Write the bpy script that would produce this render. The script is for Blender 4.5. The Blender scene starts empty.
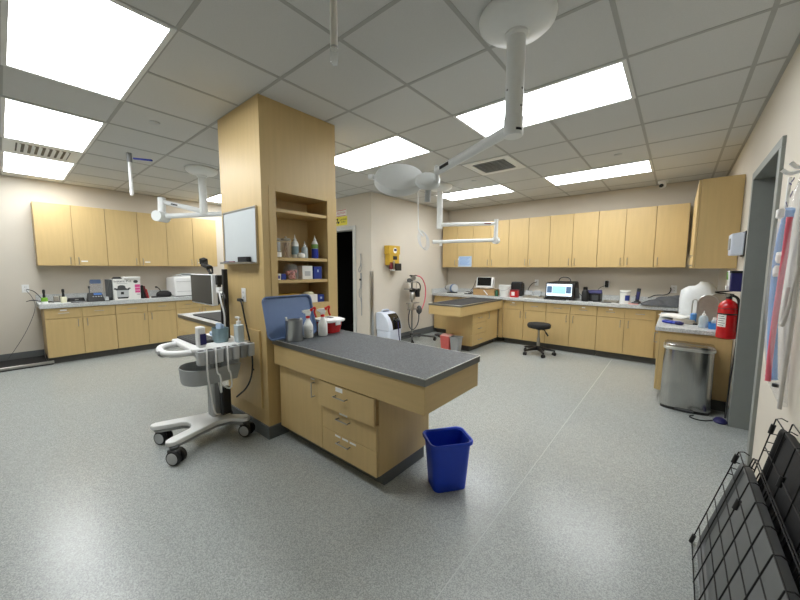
import bpy, bmesh, math, random
from mathutils import Vector, Matrix
random.seed(7)
SC = bpy.context.scene
COL = SC.collection
PI = math.pi

# ------------------------------------------------------------------ materials
def lin(c):
    return tuple((v / 255 / 12.92) if v / 255 <= 0.04045 else ((v / 255 + 0.055) / 1.055) ** 2.4 for v in c)
MATS = {}
def mat(name, rgb, rough=0.5, metal=0.0, var=0.0, scale=20.0, stretch=None, bump=0.0, alpha=1.0, emit=0.0, trans=0.0, spec=0.5, coat=0.0):
    """Principled material with a procedural noise variation of the base colour."""
    m = bpy.data.materials.new(name); m.use_nodes = True
    nt = m.node_tree; b = nt.nodes['Principled BSDF']
    c = lin(rgb)
    b.inputs['Roughness'].default_value = rough
    b.inputs['Metallic'].default_value = metal
    b.inputs['Specular IOR Level'].default_value = spec
    b.inputs['Base Color'].default_value = (*c, 1)
    if coat: b.inputs['Coat Weight'].default_value = coat
    if alpha < 1: b.inputs['Alpha'].default_value = alpha
    if trans: b.inputs['Transmission Weight'].default_value = trans
    if emit:
        b.inputs['Emission Color'].default_value = (*c, 1); b.inputs['Emission Strength'].default_value = emit
    if var or bump:
        tc = nt.nodes.new('ShaderNodeTexCoord'); mp = nt.nodes.new('ShaderNodeMapping')
        if stretch: mp.inputs['Scale'].default_value = stretch
        nz = nt.nodes.new('ShaderNodeTexNoise'); nz.inputs['Scale'].default_value = scale; nz.inputs['Detail'].default_value = 3
        nt.links.new(tc.outputs['Object'], mp.inputs['Vector']); nt.links.new(mp.outputs[0], nz.inputs['Vector'])
        if var:
            r = nt.nodes.new('ShaderNodeValToRGB')
            r.color_ramp.elements[0].position = 0.3; r.color_ramp.elements[1].position = 0.7
            r.color_ramp.elements[0].color = (*[v * (1 - var) for v in c], 1)
            r.color_ramp.elements[1].color = (*[min(1, v * (1 + var)) for v in c], 1)
            nt.links.new(nz.outputs['Fac'], r.inputs[0]); nt.links.new(r.outputs[0], b.inputs['Base Color'])
        if bump:
            bp = nt.nodes.new('ShaderNodeBump'); bp.inputs['Strength'].default_value = bump; bp.inputs['Distance'].default_value = 0.002
            nt.links.new(nz.outputs['Fac'], bp.inputs['Height']); nt.links.new(bp.outputs[0], b.inputs['Normal'])
    MATS[name] = m
    return m
def speckle(name, base, dark, light, scale, rough, amount=0.5, big=0.06):
    """vinyl / laminate with fine light and dark flecks"""
    m = bpy.data.materials.new(name); m.use_nodes = True
    nt = m.node_tree; b = nt.nodes['Principled BSDF']; b.inputs['Roughness'].default_value = rough
    tc = nt.nodes.new('ShaderNodeTexCoord')
    n1 = nt.nodes.new('ShaderNodeTexVoronoi'); n1.inputs['Scale'].default_value = scale
    sep = nt.nodes.new('ShaderNodeSeparateColor'); nt.links.new(n1.outputs['Color'], sep.inputs[0])
    r = nt.nodes.new('ShaderNodeValToRGB'); r.color_ramp.interpolation = 'LINEAR'
    e = r.color_ramp.elements
    e[0].position = 0.05; e[0].color = (*lin(dark), 1); e[1].position = 0.95; e[1].color = (*lin(light), 1)
    x = r.color_ramp.elements.new(0.5); x.color = (*lin(base), 1)
    n2 = nt.nodes.new('ShaderNodeTexNoise'); n2.inputs['Scale'].default_value = 1.3; n2.inputs['Detail'].default_value = 3
    mr = nt.nodes.new('ShaderNodeMapRange'); mr.inputs['To Min'].default_value = 1 - big; mr.inputs['To Max'].default_value = 1 + big
    mx = nt.nodes.new('ShaderNodeMix'); mx.data_type = 'RGBA'; mx.blend_type = 'MULTIPLY'; mx.inputs[0].default_value = 1
    nt.links.new(tc.outputs['Object'], n1.inputs['Vector']); nt.links.new(tc.outputs['Object'], n2.inputs['Vector'])
    nt.links.new(sep.outputs[0], r.inputs[0]); nt.links.new(n2.outputs['Fac'], mr.inputs['Value'])
    nt.links.new(r.outputs[0], mx.inputs[6]); nt.links.new(mr.outputs[0], mx.inputs[7])
    nt.links.new(mx.outputs[2], b.inputs['Base Color'])
    MATS[name] = m
    return m

speckle('vinyl', (163, 167, 164), (145, 150, 148), (183, 188, 186), 250, 0.27, big=0.04)
mat('weld', (176, 180, 178), 0.45, var=.04)
mat('wall_paint', (209, 202, 189), 0.85, var=0.015, scale=3, bump=0.03)
mat('ceiling_tile', (206, 207, 205), 0.95, var=0.03, scale=240, bump=0.05)
mat('tbar', (168, 169, 166), 0.6, var=0.02)
mat('maple', (200, 173, 120), 0.42, var=0.035, scale=4.0, stretch=(9, 9, 0.7))
mat('maple_h', (200, 173, 120), 0.42, var=0.035, scale=4.0, stretch=(0.7, 0.7, 9))
mat('maple_edge', (190, 158, 104), 0.5, var=0.05, scale=6, stretch=(6, 6, 1))
speckle('laminate', (196, 199, 198), (176, 180, 180), (216, 218, 217), 160, 0.4, big=0.02)
speckle('charcoal', (70, 74, 77), (52, 55, 58), (92, 96, 99), 180, 0.5, big=0.05)
mat('black_mat', (46, 46, 47), 0.75, var=0.15, scale=60)
mat('cove', (98, 102, 102), 0.6, var=0.04, scale=9)
mat('toe', (84, 84, 82), 0.7, var=0.04)
mat('edge_metal', (128, 128, 124), 0.38, 0.85, var=0.03, scale=30, stretch=(.3, .3, 12))
mat('bright_trim', (220, 220, 215), 0.3, 0.9, var=0.02)
mat('steel', (188, 188, 185), 0.3, 1.0, var=0.06, scale=18, stretch=(10, 10, .3))
mat('bin_steel', (182, 182, 179), 0.2, 1.0, var=0.08, scale=14, stretch=(14, 14, .3))
mat('nickel', (176, 174, 168), 0.28, 1.0, var=0.03)
mat('white_paint', (228, 230, 229), 0.4, var=0.015)
mat('white_plastic', (236, 237, 236), 0.42, var=0.012)
mat('lamp_white', (232, 235, 234), 0.38, var=0.012)
mat('grey_plastic', (150, 153, 154), 0.5, var=0.03)
mat('bin_grey', (176, 180, 182), 0.5, var=0.02)
mat('light_grey', (190, 193, 194), 0.5, var=0.02)
mat('dark_grey', (72, 74, 75), 0.55, var=0.05)
mat('black', (24, 24, 25), 0.5, var=0.1)
mat('black_soft', (30, 30, 31), 0.8, var=0.12, scale=40)
mat('black_gloss', (18, 19, 20), 0.15, var=0.05)
mat('screen_dark', (26, 27, 27), 0.12, var=0.1, scale=3)
mat('red', (190, 28, 30), 0.38, var=0.03)
mat('ext_red', (200, 22, 28), 0.25, var=0.02, coat=0.4)
mat('trigger_red', (214, 40, 36), 0.4, var=0.03)
mat('blue_bin', (24, 66, 202), 0.45, var=0.03)
mat('tray_blue', (98, 120, 158), 0.5, var=0.03)
mat('royal', (40, 60, 170), 0.5, var=0.08)
mat('navy', (36, 34, 92), 0.6, var=0.06)
mat('blue_box', (40, 62, 150), 0.5, var=0.06)
mat('sky_plastic', (60, 130, 205), 0.4, var=0.04)
mat('teal', (136, 162, 170), 0.3, var=0.08, alpha=.8)
mat('lime', (124, 178, 58), 0.5, var=0.05)
mat('tube_ivory', (232, 230, 222), 0.4, var=0.02)
mat('cream', (232, 230, 200), 0.5, var=0.02)
mat('paper', (236, 236, 232), 0.8, var=0.012)
mat('paper_blue', (178, 200, 226), 0.8, var=0.03)
mat('pink', (222, 84, 150), 0.6, var=0.04)
mat('pale_pink', (225, 170, 165), 0.7, var=0.05)
mat('cotton_pink', (226, 146, 132), 0.9, var=0.1, scale=40)
mat('sticks', (176, 146, 112), 0.8, var=0.25, scale=60, stretch=(6, 6, .4))
mat('yellow', (226, 214, 60), 0.6, var=0.03)
mat('folder_yellow', (206, 164, 52), 0.7, var=0.03)
mat('mustard', (206, 168, 56), 0.45, var=0.05)
mat('cardboard', (178, 144, 98), 0.85, var=0.06, scale=12)
mat('door_grey', (138, 142, 138), 0.55, var=0.02)
mat('frame_light', (190, 192, 188), 0.5, var=0.02)
mat('unlit_room_shade', (34, 34, 35), 0.9, var=0.05)  # darkness of the lights-off room is put into its wall colour
mat('grey_cloth', (82, 84, 87), 0.95, var=0.14, scale=26, bump=0.5)
mat('tan_steel', (172, 166, 154), 0.36, 0.7, var=0.05)
mat('glass', (225, 232, 232), 0.08, alpha=0.18, var=0.02)
mat('clear_bag', (236, 236, 240), 0.2, alpha=0.22, var=0.03)
mat('clear_blue', (92, 156, 226), 0.3, alpha=0.85, var=0.05)
mat('hose_red', (224, 104, 122), 0.4, var=0.06)
mat('hose_grey', (198, 194, 188), 0.5, alpha=0.75, var=0.06)
mat('bottle_clear', (206, 220, 226), 0.2, alpha=0.7, var=0.03)
mat('bottle_white', (232, 234, 230), 0.4, var=0.015)
mat('label_green', (120, 160, 84), 0.6, var=0.04)
mat('whiteboard', (205, 212, 214), 0.22, var=0.01)
mat('tray_grey', (98, 100, 100), 0.5, var=0.04)
mat('green_dark', (44, 92, 66), 0.5, var=0.05)
mat('ink', (40, 40, 42), 0.8, var=0.05)
mat('sharps_red', (214, 104, 98), 0.4, var=0.04, alpha=0.92)
mat('bag_white', (228, 232, 234), 0.35, var=0.04, bump=0.4, scale=14)
mat('wire', (10, 10, 11), 0.6, 0.0, var=0.05)
mat('wine', (110, 32, 40), 0.6, var=0.05)
mat('concentrator', (214, 222, 236), 0.4, var=0.015)
mat('anodised', (150, 150, 146), 0.4, 0.8, var=0.03)
mat('diffuser', (247, 250, 252), 0.5, emit=15.3)
mat('led', (240, 246, 255), 0.5, emit=6.0)
mat('screen_lit', (150, 196, 232), 0.3, emit=0.75)
mat('screen_white', (226, 238, 248), 0.3, emit=0.75)
mat('screen_slate', (70, 100, 132), 0.3, emit=0.5)
mat('lcd_blue', (60, 100, 160), 0.3, emit=0.25)

# ------------------------------------------------------------------ mesh builder
class M:
    def __init__(s): s.bm = bmesh.new()
    def box(s, x0, x1, y0, y1, z0, z1):
        x0, x1 = sorted((x0, x1)); y0, y1 = sorted((y0, y1)); z0, z1 = sorted((z0, z1))
        v = [s.bm.verts.new(p) for p in ((x0, y0, z0), (x1, y0, z0), (x1, y1, z0), (x0, y1, z0), (x0, y0, z1), (x1, y0, z1), (x1, y1, z1), (x0, y1, z1))]
        for f in ((3, 2, 1, 0), (4, 5, 6, 7), (0, 1, 5, 4), (1, 2, 6, 5), (2, 3, 7, 6), (3, 0, 4, 7)):
            s.bm.faces.new([v[i] for i in f])
        return s
    def obox(s, c, size, rot=(0, 0, 0)):
        """box of full size about centre c, Euler rotated"""
        R = Matrix.Rotation(rot[2], 3, 'Z') @ Matrix.Rotation(rot[1], 3, 'Y') @ Matrix.Rotation(rot[0], 3, 'X')
        h = [q / 2 for q in size]; v = []
        for p in ((-1, -1, -1), (1, -1, -1), (1, 1, -1), (-1, 1, -1), (-1, -1, 1), (1, -1, 1), (1, 1, 1), (-1, 1, 1)):
            v.append(s.bm.verts.new(Vector(c) + R @ Vector([p[i] * h[i] for i in range(3)])))
        for f in ((3, 2, 1, 0), (4, 5, 6, 7), (0, 1, 5, 4), (1, 2, 6, 5), (2, 3, 7, 6), (3, 0, 4, 7)):
            s.bm.faces.new([v[i] for i in f])
        return s
    def hexa(s, p):
        v = [s.bm.verts.new(q) for q in p]
        for f in ((3, 2, 1, 0), (4, 5, 6, 7), (0, 1, 5, 4), (1, 2, 6, 5), (2, 3, 7, 6), (3, 0, 4, 7)):
            s.bm.faces.new([v[i] for i in f])
        return s
    def cyl(s, p0, p1, r0, r1=None, n=20, caps=True):
        r1 = r0 if r1 is None else r1
        p0, p1 = Vector(p0), Vector(p1); d = (p1 - p0).normalized()
        a = d.orthogonal().normalized(); b = d.cross(a)
        A = [s.bm.verts.new(p0 + (a * math.cos(2 * PI * i / n) + b * math.sin(2 * PI * i / n)) * r0) for i in range(n)]
        B = [s.bm.verts.new(p1 + (a * math.cos(2 * PI * i / n) + b * math.sin(2 * PI * i / n)) * r1) for i in range(n)]
        for i in range(n): s.bm.faces.new((A[i], A[(i + 1) % n], B[(i + 1) % n], B[i]))
        if caps: s.bm.faces.new(A[::-1]); s.bm.faces.new(B)
        return s
    def lathe(s, prof, c=(0, 0, 0), n=28, axis=(0, 0, 1), sx=1.0, sy=1.0):
        """prof: list of (radius, height) along the axis"""
        d = Vector(axis).normalized()
        if abs(d.z) > .999: a, b = Vector((1, 0, 0)), Vector((0, 1, 0)) * (1 if d.z > 0 else -1)
        else: a = d.orthogonal().normalized(); b = d.cross(a)
        c = Vector(c); rings = []
        for r, h in prof:
            if r < 1e-6: rings.append([s.bm.verts.new(c + d * h)])
            else: rings.append([s.bm.verts.new(c + d * h + (a * math.cos(2 * PI * i / n) * sx + b * math.sin(2 * PI * i / n) * sy) * r) for i in range(n)])
        for A, B in zip(rings, rings[1:]):
            for i in range(n):
                j = (i + 1) % n
                if len(A) == 1 and len(B) == 1: break
                if len(A) == 1: s.bm.faces.new((A[0], B[j], B[i]))
                elif len(B) == 1: s.bm.faces.new((A[i], A[j], B[0]))
                else: s.bm.faces.new((A[i], A[j], B[j], B[i]))
        if len(rings[0]) > 1: s.bm.faces.new(rings[0][::-1])
        if len(rings[-1]) > 1: s.bm.faces.new(rings[-1])
        return s
    def tube(s, pts, r, n=8, smooth=0, closed=False):
        pts = [Vector(p) for p in pts]
        for _ in range(smooth):
            q = [pts[0]]
            for a, b in zip(pts, pts[1:]): q += [a * .75 + b * .25, a * .25 + b * .75]
            q.append(pts[-1]); pts = q
        rings = []; prev = None
        N = len(pts)
        for k, p in enumerate(pts):
            if closed: t = pts[(k + 1) % N] - pts[k - 1]
            else: t = pts[min(k + 1, N - 1)] - pts[max(k - 1, 0)]
            if t.length < 1e-9: t = Vector((0, 0, 1))
            t.normalize()
            a = t.orthogonal().normalized() if prev is None else (prev - t * prev.dot(t))
            if a.length < 1e-6: a = t.orthogonal()
            a.normalize(); prev = a; b = t.cross(a)
            rings.append([s.bm.verts.new(p + (a * math.cos(2 * PI * i / n) + b * math.sin(2 * PI * i / n)) * r) for i in range(n)])
        pr = list(zip(rings, rings[1:])) + ([(rings[-1], rings[0])] if closed else [])
        for A, B in pr:
            for i in range(n): s.bm.faces.new((A[i], A[(i + 1) % n], B[(i + 1) % n], B[i]))
        if not closed: s.bm.faces.new(rings[0][::-1]); s.bm.faces.new(rings[-1])
        return s
    def prism(s, poly, z0, z1, poly2=None):
        p2 = poly2 or poly
        A = [s.bm.verts.new((x, y, z0)) for x, y in poly]; B = [s.bm.verts.new((x, y, z1)) for x, y in p2]
        n = len(poly)
        for i in range(n): s.bm.faces.new((A[i], A[(i + 1) % n], B[(i + 1) % n], B[i]))
        s.bm.faces.new(A[::-1]); s.bm.faces.new(B)
        return s
    def loft(s, rings, cap0=True, cap1=True):
        R = [[s.bm.verts.new(p) for p in r] for r in rings]; n = len(R[0])
        for A, B in zip(R, R[1:]):
            for i in range(n): s.bm.faces.new((A[i], A[(i + 1) % n], B[(i + 1) % n], B[i]))
        if cap0: s.bm.faces.new(R[0][::-1])
        if cap1: s.bm.faces.new(R[-1])
        return s
    def xform(s, mtx): bmesh.ops.transform(s.bm, matrix=mtx, verts=s.bm.verts[:]); return s

def rrect(w, d, r, n=5, cx=0, cy=0):
    """rounded rectangle outline"""
    out = []
    for k, (sx, sy) in enumerate(((1, 1), (-1, 1), (-1, -1), (1, -1))):
        for i in range(n + 1):
            a = k * PI / 2 + i / n * PI / 2
            out.append((cx + sx * (w / 2 - r) + r * math.cos(a), cy + sy * (d / 2 - r) + r * math.sin(a)))
    return out

def rootof(o):
    while o.parent is not None: o = o.parent
    return o
def obj(name, m, material, parent=None, local=False, bevel=0.0, ang=38, seg=2, recalc=True):
    """link a builder as ONE mesh object; coordinates are world unless local (then they are the root's)"""
    bm = m.bm
    if recalc: bmesh.ops.recalc_face_normals(bm, faces=bm.faces[:])
    if parent is not None and not local:
        off = rootof(parent).location
        bmesh.ops.translate(bm, vec=-off, verts=bm.verts[:])
    for f in bm.faces: f.smooth = True
    lim = math.radians(ang)
    for e in bm.edges:
        if len(e.link_faces) == 2:
            if e.calc_face_angle(0) > lim: e.smooth = False
        else: e.smooth = False
    me = bpy.data.meshes.new(name); bm.to_mesh(me); bm.free()
    o = bpy.data.objects.new(name, me); COL.objects.link(o)
    for x in (material if isinstance(material, (list, tuple)) else [material]): me.materials.append(MATS[x])
    if parent is not None: o.parent = parent
    if bevel:
        b = o.modifiers.new('soft_edges', 'BEVEL'); b.width = bevel; b.segments = seg; b.limit_method = 'ANGLE'; b.angle_limit = math.radians(40)
        b.harden_normals = False
    return o
def tag(o, label, cat, group=None, kind=None):
    if label: o['label'] = label
    if cat: o['category'] = cat
    if group: o['group'] = group
    if kind: o['kind'] = kind
    return o
def thing(name, label, cat, loc=(0, 0, 0), group=None, rz=0.0):
    o = bpy.data.objects.new(name, None); o.empty_display_size = .05; COL.objects.link(o)
    o.location = loc; o.rotation_euler = (0, 0, rz)
    return tag(o, label, cat, group)
def struct(name, m, material, parent=None, **k):
    o = obj(name, m, material, parent, **k); o['kind'] = 'structure'; return o
def part_label(o, t): o['label'] = t; return o
def dup(root, loc, label=None, rz=None):
    """copy of a thing with its parts and sub-parts"""
    r = root.copy(); COL.objects.link(r); r.location = loc
    if rz is not None: r.rotation_euler = (0, 0, rz)
    if label: r['label'] = label
    for ch in root.children:
        c = ch.copy(); COL.objects.link(c); c.parent = r
        for g in ch.children:
            d = g.copy(); COL.objects.link(d); d.parent = c
    return r
def text(name, s, size, mtx, material, parent, depth=0.0006):
    """real lettering turned into a mesh"""
    cu = bpy.data.curves.new(name, 'FONT'); cu.body = s; cu.size = size; cu.align_x = 'CENTER'; cu.align_y = 'CENTER'; cu.extrude = depth; cu.resolution_u = 2
    t = bpy.data.objects.new(name, cu); COL.objects.link(t)
    bpy.context.view_layer.update()
    me = bpy.data.meshes.new_from_object(t.evaluated_get(bpy.context.evaluated_depsgraph_get()))
    bpy.data.objects.remove(t); bpy.data.curves.remove(cu)
    me.transform(mtx)
    off = rootof(parent).location
    me.transform(Matrix.Translation(-off))
    me.materials.clear(); me.materials.append(MATS[material])
    o = bpy.data.objects.new(name, me); COL.objects.link(o); o.parent = parent
    return o
def face_mtx(origin, right, up):
    r, u = Vector(right).normalized(), Vector(up).normalized(); n = r.cross(u)
    return Matrix(((r.x, u.x, n.x, origin[0]), (r.y, u.y, n.y, origin[1]), (r.z, u.z, n.z, origin[2]), (0, 0, 0, 1)))

# ------------------------------------------------------------------ camera
cam = bpy.data.cameras.new('camera'); co = bpy.data.objects.new('camera', cam); COL.objects.link(co)
cam.sensor_fit = 'HORIZONTAL'; cam.sensor_width = 36; cam.lens = 331.94 * 36 / 800; cam.clip_start = 0.02
yaw, pitch, roll = 0.695, -0.0954, 0.0032
fw = Vector((-math.sin(yaw), math.cos(yaw), 0)); rt = Vector((math.cos(yaw), math.sin(yaw), 0)); up = Vector((0, 0, 1))
F = fw * math.cos(pitch) + up * math.sin(pitch); U = up * math.cos(pitch) - fw * math.sin(pitch)
R3 = rt * math.cos(roll) + U * math.sin(roll); U3 = U * math.cos(roll) - rt * math.sin(roll)
co.matrix_world = Matrix(((R3.x, U3.x, -F.x, 0), (R3.y, U3.y, -F.y, 0), (R3.z, U3.z, -F.z, 1.3838), (0, 0, 0, 1)))
SC.camera = co

# ------------------------------------------------------------------ the room
XL, XR, YB, YF, H = -7.333, 0.447, 6.536, -2.6, 2.6646
XC, YW = -4.04, 4.08          # alcove wall and the wall with the dark doorway
T = 0.6096; OX, OY = -1.5439, 1.3111
fl = struct('floor', M().box(XL - .2, XR + 1.6, YF - .1, YB + .1, -.12, 0), 'vinyl')
m = M()
m.box(-.6955, -.6915, YF, YB - .6, 0, .0006)
m.box(-1.35, -.694, 1.665, 1.668, 0, .0006)
struct('weld_seam', m, 'weld', fl)
ce = struct('ceiling', M().box(XL - .2, XR + .15, YF - .1, YB + .1, H, H + .1), 'ceiling_tile')
m = M(); hb = .0115
for i in range(-9, 4): m.box(OX + T * i - hb, OX + T * i + hb, YF, YB, H - .0022, H + .008)
struct('ceiling_grid', m, 'tbar', ce)
m = M()
for j in range(-6, 9): m.box(XL, XR, OY + T * j - hb, OY + T * j + hb, H - .002, H + .008)
struct('ceiling_grid', m, 'tbar', ce)
m = M(); a = .022
m.box(XR - a, XR, YF, YB, H - .004, H + .008).box(XL, XL + a, YF, YB, H - .004, H + .008).box(XL, XR, YB - a, YB, H - .0035, H + .008)
m.box(XC, XC + a, YW, YB, H - .004, H + .008).box(XL, XC + a, YW - a, YW, H - .0035, H + .008)
struct('ceiling_grid', m, 'tbar', ce)

struct('wall_left', M().box(XL - .12, XL, YF, YW, 0, H), 'wall_paint')
struct('wall_back', M().box(XC, XR + .12, YB, YB + .12, 0, H), 'wall_paint')
struct('wall_alcove', M().box(XC - .12, XC, YW + .12, YB + .12, 0, H), 'wall_paint')
D1a, D1b, D1h = -5.36, -4.47, 2.085        # dark doorway opening
m = M().box(XL - .12, D1a, YW, YW + .12, 0, H).box(D1b, XC, YW, YW + .12, 0, H).box(D1a, D1b, YW, YW + .12, D1h, H)
struct('wall_doorway', m, 'wall_paint')
D2a, D2b, D2h = 3.10, 4.05, 2.13           # doorway in the right wall
m = M().box(XR, XR + .16, YF, D2a, 0, H).box(XR, XR + .16, D2b, YB + .12, 0, H).box(XR, XR + .16, D2a, D2b, D2h, H)
struct('wall_right', m, 'wall_paint')
struct('wall_front', M().box(XL - .12, XR + .16, YF - .12, YF, 0, H), 'wall_paint')
# frames
m = M(); w = .05
for x0, x1 in ((D1a - w, D1a + .02), (D1b - .02, D1b + w)): m.box(x0, x1, YW - .022, YW + .14, 0, D1h - .02)
m.box(D1a - w, D1b + w, YW - .022, YW + .14, D1h - .02, D1h + w)
struct('trim_1', m, 'frame_light', bevel=.003)
m = M()
m.box(XR - .018, XR + .19, D2b - .02, D2b + .04, 0, D2h - .01)
m.box(XR - .018, XR + .19, D2a - .05, D2a + .02, 0, D2h - .01)
m.box(XR - .018, XR + .19, D2a - .05, D2b + .04, D2h - .01, D2h + .05)
struct('trim_2', m, 'door_grey', bevel=.003)
# rooms beyond the two doorways
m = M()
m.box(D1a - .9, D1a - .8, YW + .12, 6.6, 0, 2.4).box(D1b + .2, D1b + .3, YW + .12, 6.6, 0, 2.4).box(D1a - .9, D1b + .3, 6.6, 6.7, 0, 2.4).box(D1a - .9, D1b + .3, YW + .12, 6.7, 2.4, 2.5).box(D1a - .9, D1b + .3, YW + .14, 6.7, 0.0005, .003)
struct('wall_beyond', m, 'unlit_room_shade')
m = M()
m.box(XR + 1.4, XR + 1.5, 2.2, 5.0, 0, 2.5).box(XR + .16, XR + 1.5, 2.2, 2.3, 0, 2.5).box(XR + .16, XR + 1.5, 4.9, 5.0, 0, 2.5).box(XR + .16, XR + 1.5, 2.2, 5.0, 2.4, 2.5)
struct('wall_corridor', m, 'door_grey')
# cove bases
bh = .105
struct('baseboard_left', M().box(XL, XL + .012, YF, .34, 0, .14).box(XL, XL + .012, 2.77, YW, 0, bh), 'cove')
struct('baseboard_alcove', M().box(XC, XC + .012, YW, YB, 0, bh + .03), 'cove')
struct('baseboard_doorway', M().box(XL, D1a - w, YW - .012, YW, 0, bh).box(D1b + w, XC + .012, YW - .012, YW, 0, bh), 'cove')
struct('baseboard_right', M().box(XR - .012, XR, D2b + .04, 4.41, 0, bh).box(XR - .012, XR, YF, D2a - .05, 0, bh), 'cove')
# stainless guard on the alcove corner
g = tag(obj('corner_guard', M().box(XC - .045, XC + .004, YW - .005, YW + .001, .1, 1.335).box(XC - .001, XC + .005, YW - .005, YW + .045, .1, 1.335), 'steel', bevel=.001),
        'brushed steel guard covering the wall corner beside the dark doorway', 'corner guard')

# ------------------------------------------------------------------ ceiling lights, vents, sprinklers
lf = [(-3, -2, 'large lit ceiling panel nearest the camera, cut by the top edge at left'),
      (-6, -2, 'lit ceiling panel second in the left row, before the left air vent'),
      (-9, -2, 'lit ceiling panel last in the left row, touching the left wall'),
      (-3, 2, 'lit ceiling panel just right of the tall maple column'),
      (0, 2, 'long lit ceiling panel behind the near exam lamp pole'),
      (0, 6, 'lit ceiling panel close to the back wall cabinets and the security camera'),
      (-3, 6, 'lit ceiling panel partly behind the round exam lamp head'),
      (-9, 2, 'lit ceiling panel peeping out left of the tall column')]
l0 = None
for i, j, lab in lf:
    x, y = OX + T * i, OY + T * j
    if l0 is None:
        l0 = thing('ceiling_light', lab, 'ceiling light', (x, y, H - .006), 'ceiling light panels')
        fr = M(); b = .026
        fr.box(0, 2 * T, 0, b, -.002, .014).box(0, 2 * T, T - b, T, -.002, .014).box(0, b, b, T - b, -.002, .014).box(2 * T - b, 2 * T, b, T - b, -.002, .014)
        obj('frame', fr, 'white_paint', l0, local=True)
        obj('diffuser', M().box(b, 2 * T - b, b, T - b, .003, .010), 'diffuser', l0, local=True)
    else: dup(l0, (x, y, H - .006), lab)
def vent(i, j, label, tilt):
    x, y = OX + T * i, OY + T * j
    t = thing('ceiling_vent', label, 'air vent', (x, y, H - .01), 'ceiling vents')
    b = .1; m = M(); g = .012
    m.box(x + g, x + T - g, y + g, y + b, H - .008, H + .004).box(x + g, x + T - g, y + T - b, y + T - g, H - .008, H + .004)
    m.box(x + g, x + b, y + b, y + T - b, H - .008, H + .004).box(x + T - b, x + T - g, y + b, y + T - b, H - .008, H + .004)
    obj('frame', m, 'lamp_white', t)
    obj('backing', M().box(x + b, x + T - b, y + b, y + T - b, H - .003, H + .001), 'black', t)
    n = 8
    for k in range(n):
        yy = y + b + (k + .5) * (T - 2 * b) / n
        obj('slat', M().obox((x + T / 2, yy, H - .011), (T - 2 * b, .027, .003), (math.radians(tilt), 0, 0)), 'white_paint', t)
vent(-1, 4, 'square ceiling air vent beside the near exam lamp arm', 36)
vent(-7, -2, 'ceiling air vent between the two farther left light panels', -32)
for k, (x, y, lab) in enumerate(((-3.65, .97, 'small round sprinkler cover on the ceiling near the left light row'),
                                 (-.60, 4.54, 'small round sprinkler cover on the ceiling before the back light panel'),
                                 (-2.38, 4.54, 'small round sprinkler cover on the ceiling beyond the square vent'))):
    t = thing('sprinkler_cover', lab, 'sprinkler', (x, y, H), 'ceiling sprinkler covers')
    obj('plate', M().lathe([(.04, .006), (.04, -.004), (.036, -.007), (0, -.007)], (x, y, H), 24), 'light_grey', t)
    obj('shadow_ring', M().lathe([(.046, .006), (.046, .001), (.041, .001)], (x, y, H), 24), 'dark_grey', t)
t = thing('security_camera', 'small white dome security camera on the ceiling above the back cabinets', 'camera', (-.25, 6.3, H))
obj('base', M().lathe([(.06, .006), (.06, -.025), (.052, -.034), (0, -.034)], (-.25, 6.3, H), 28), 'white_plastic', t)
obj('dome', M().lathe([(.042, -.03), (.042, -.06), (.034, -.088), (.018, -.1), (0, -.102)], (-.25, 6.3, H), 24), 'white_plastic', t)
obj('lens', M().lathe([(.026, 0), (.026, .02), (.018, .028), (0, .028)], (-.262, 6.268, H - .068), 20, (-.3, -.85, -.25)), 'black_gloss', t)

# ------------------------------------------------------------------ cabinet kit
def mapper(face, front):
    if face == '-Y': return lambda u, wv, z: (u, front - wv, z)
    if face == '+X': return lambda u, wv, z: (front + wv, u, z)
    if face == '-X': return lambda u, wv, z: (front - wv, u, z)
def mbox(m, P, u0, u1, w0, w1, z0, z1):
    a, b = P(u0, w0, z0), P(u1, w1, z1); return m.box(a[0], b[0], a[1], b[1], a[2], b[2])
def pull(P, u, z, vert, L=.1, w0=0.0):
    h = L / 2
    pts = [P(u, w0 - .001, z - h), P(u, w0 + .028, z - h), P(u, w0 + .028, z + h), P(u, w0 - .001, z + h)] if vert else [P(u - h, w0 - .001, z), P(u - h, w0 + .028, z), P(u + h, w0 + .028, z), P(u + h, w0 - .001, z)]
    m = M(); r = .0045
    m.tube([pts[0], pts[1]], r, 8); m.tube([pts[3], pts[2]], r, 8)
    d = (Vector(pts[2]) - Vector(pts[1])).normalized() * r
    m.tube([Vector(pts[1]) - d, Vector(pts[2]) + d], r, 8)
    return m
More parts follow.
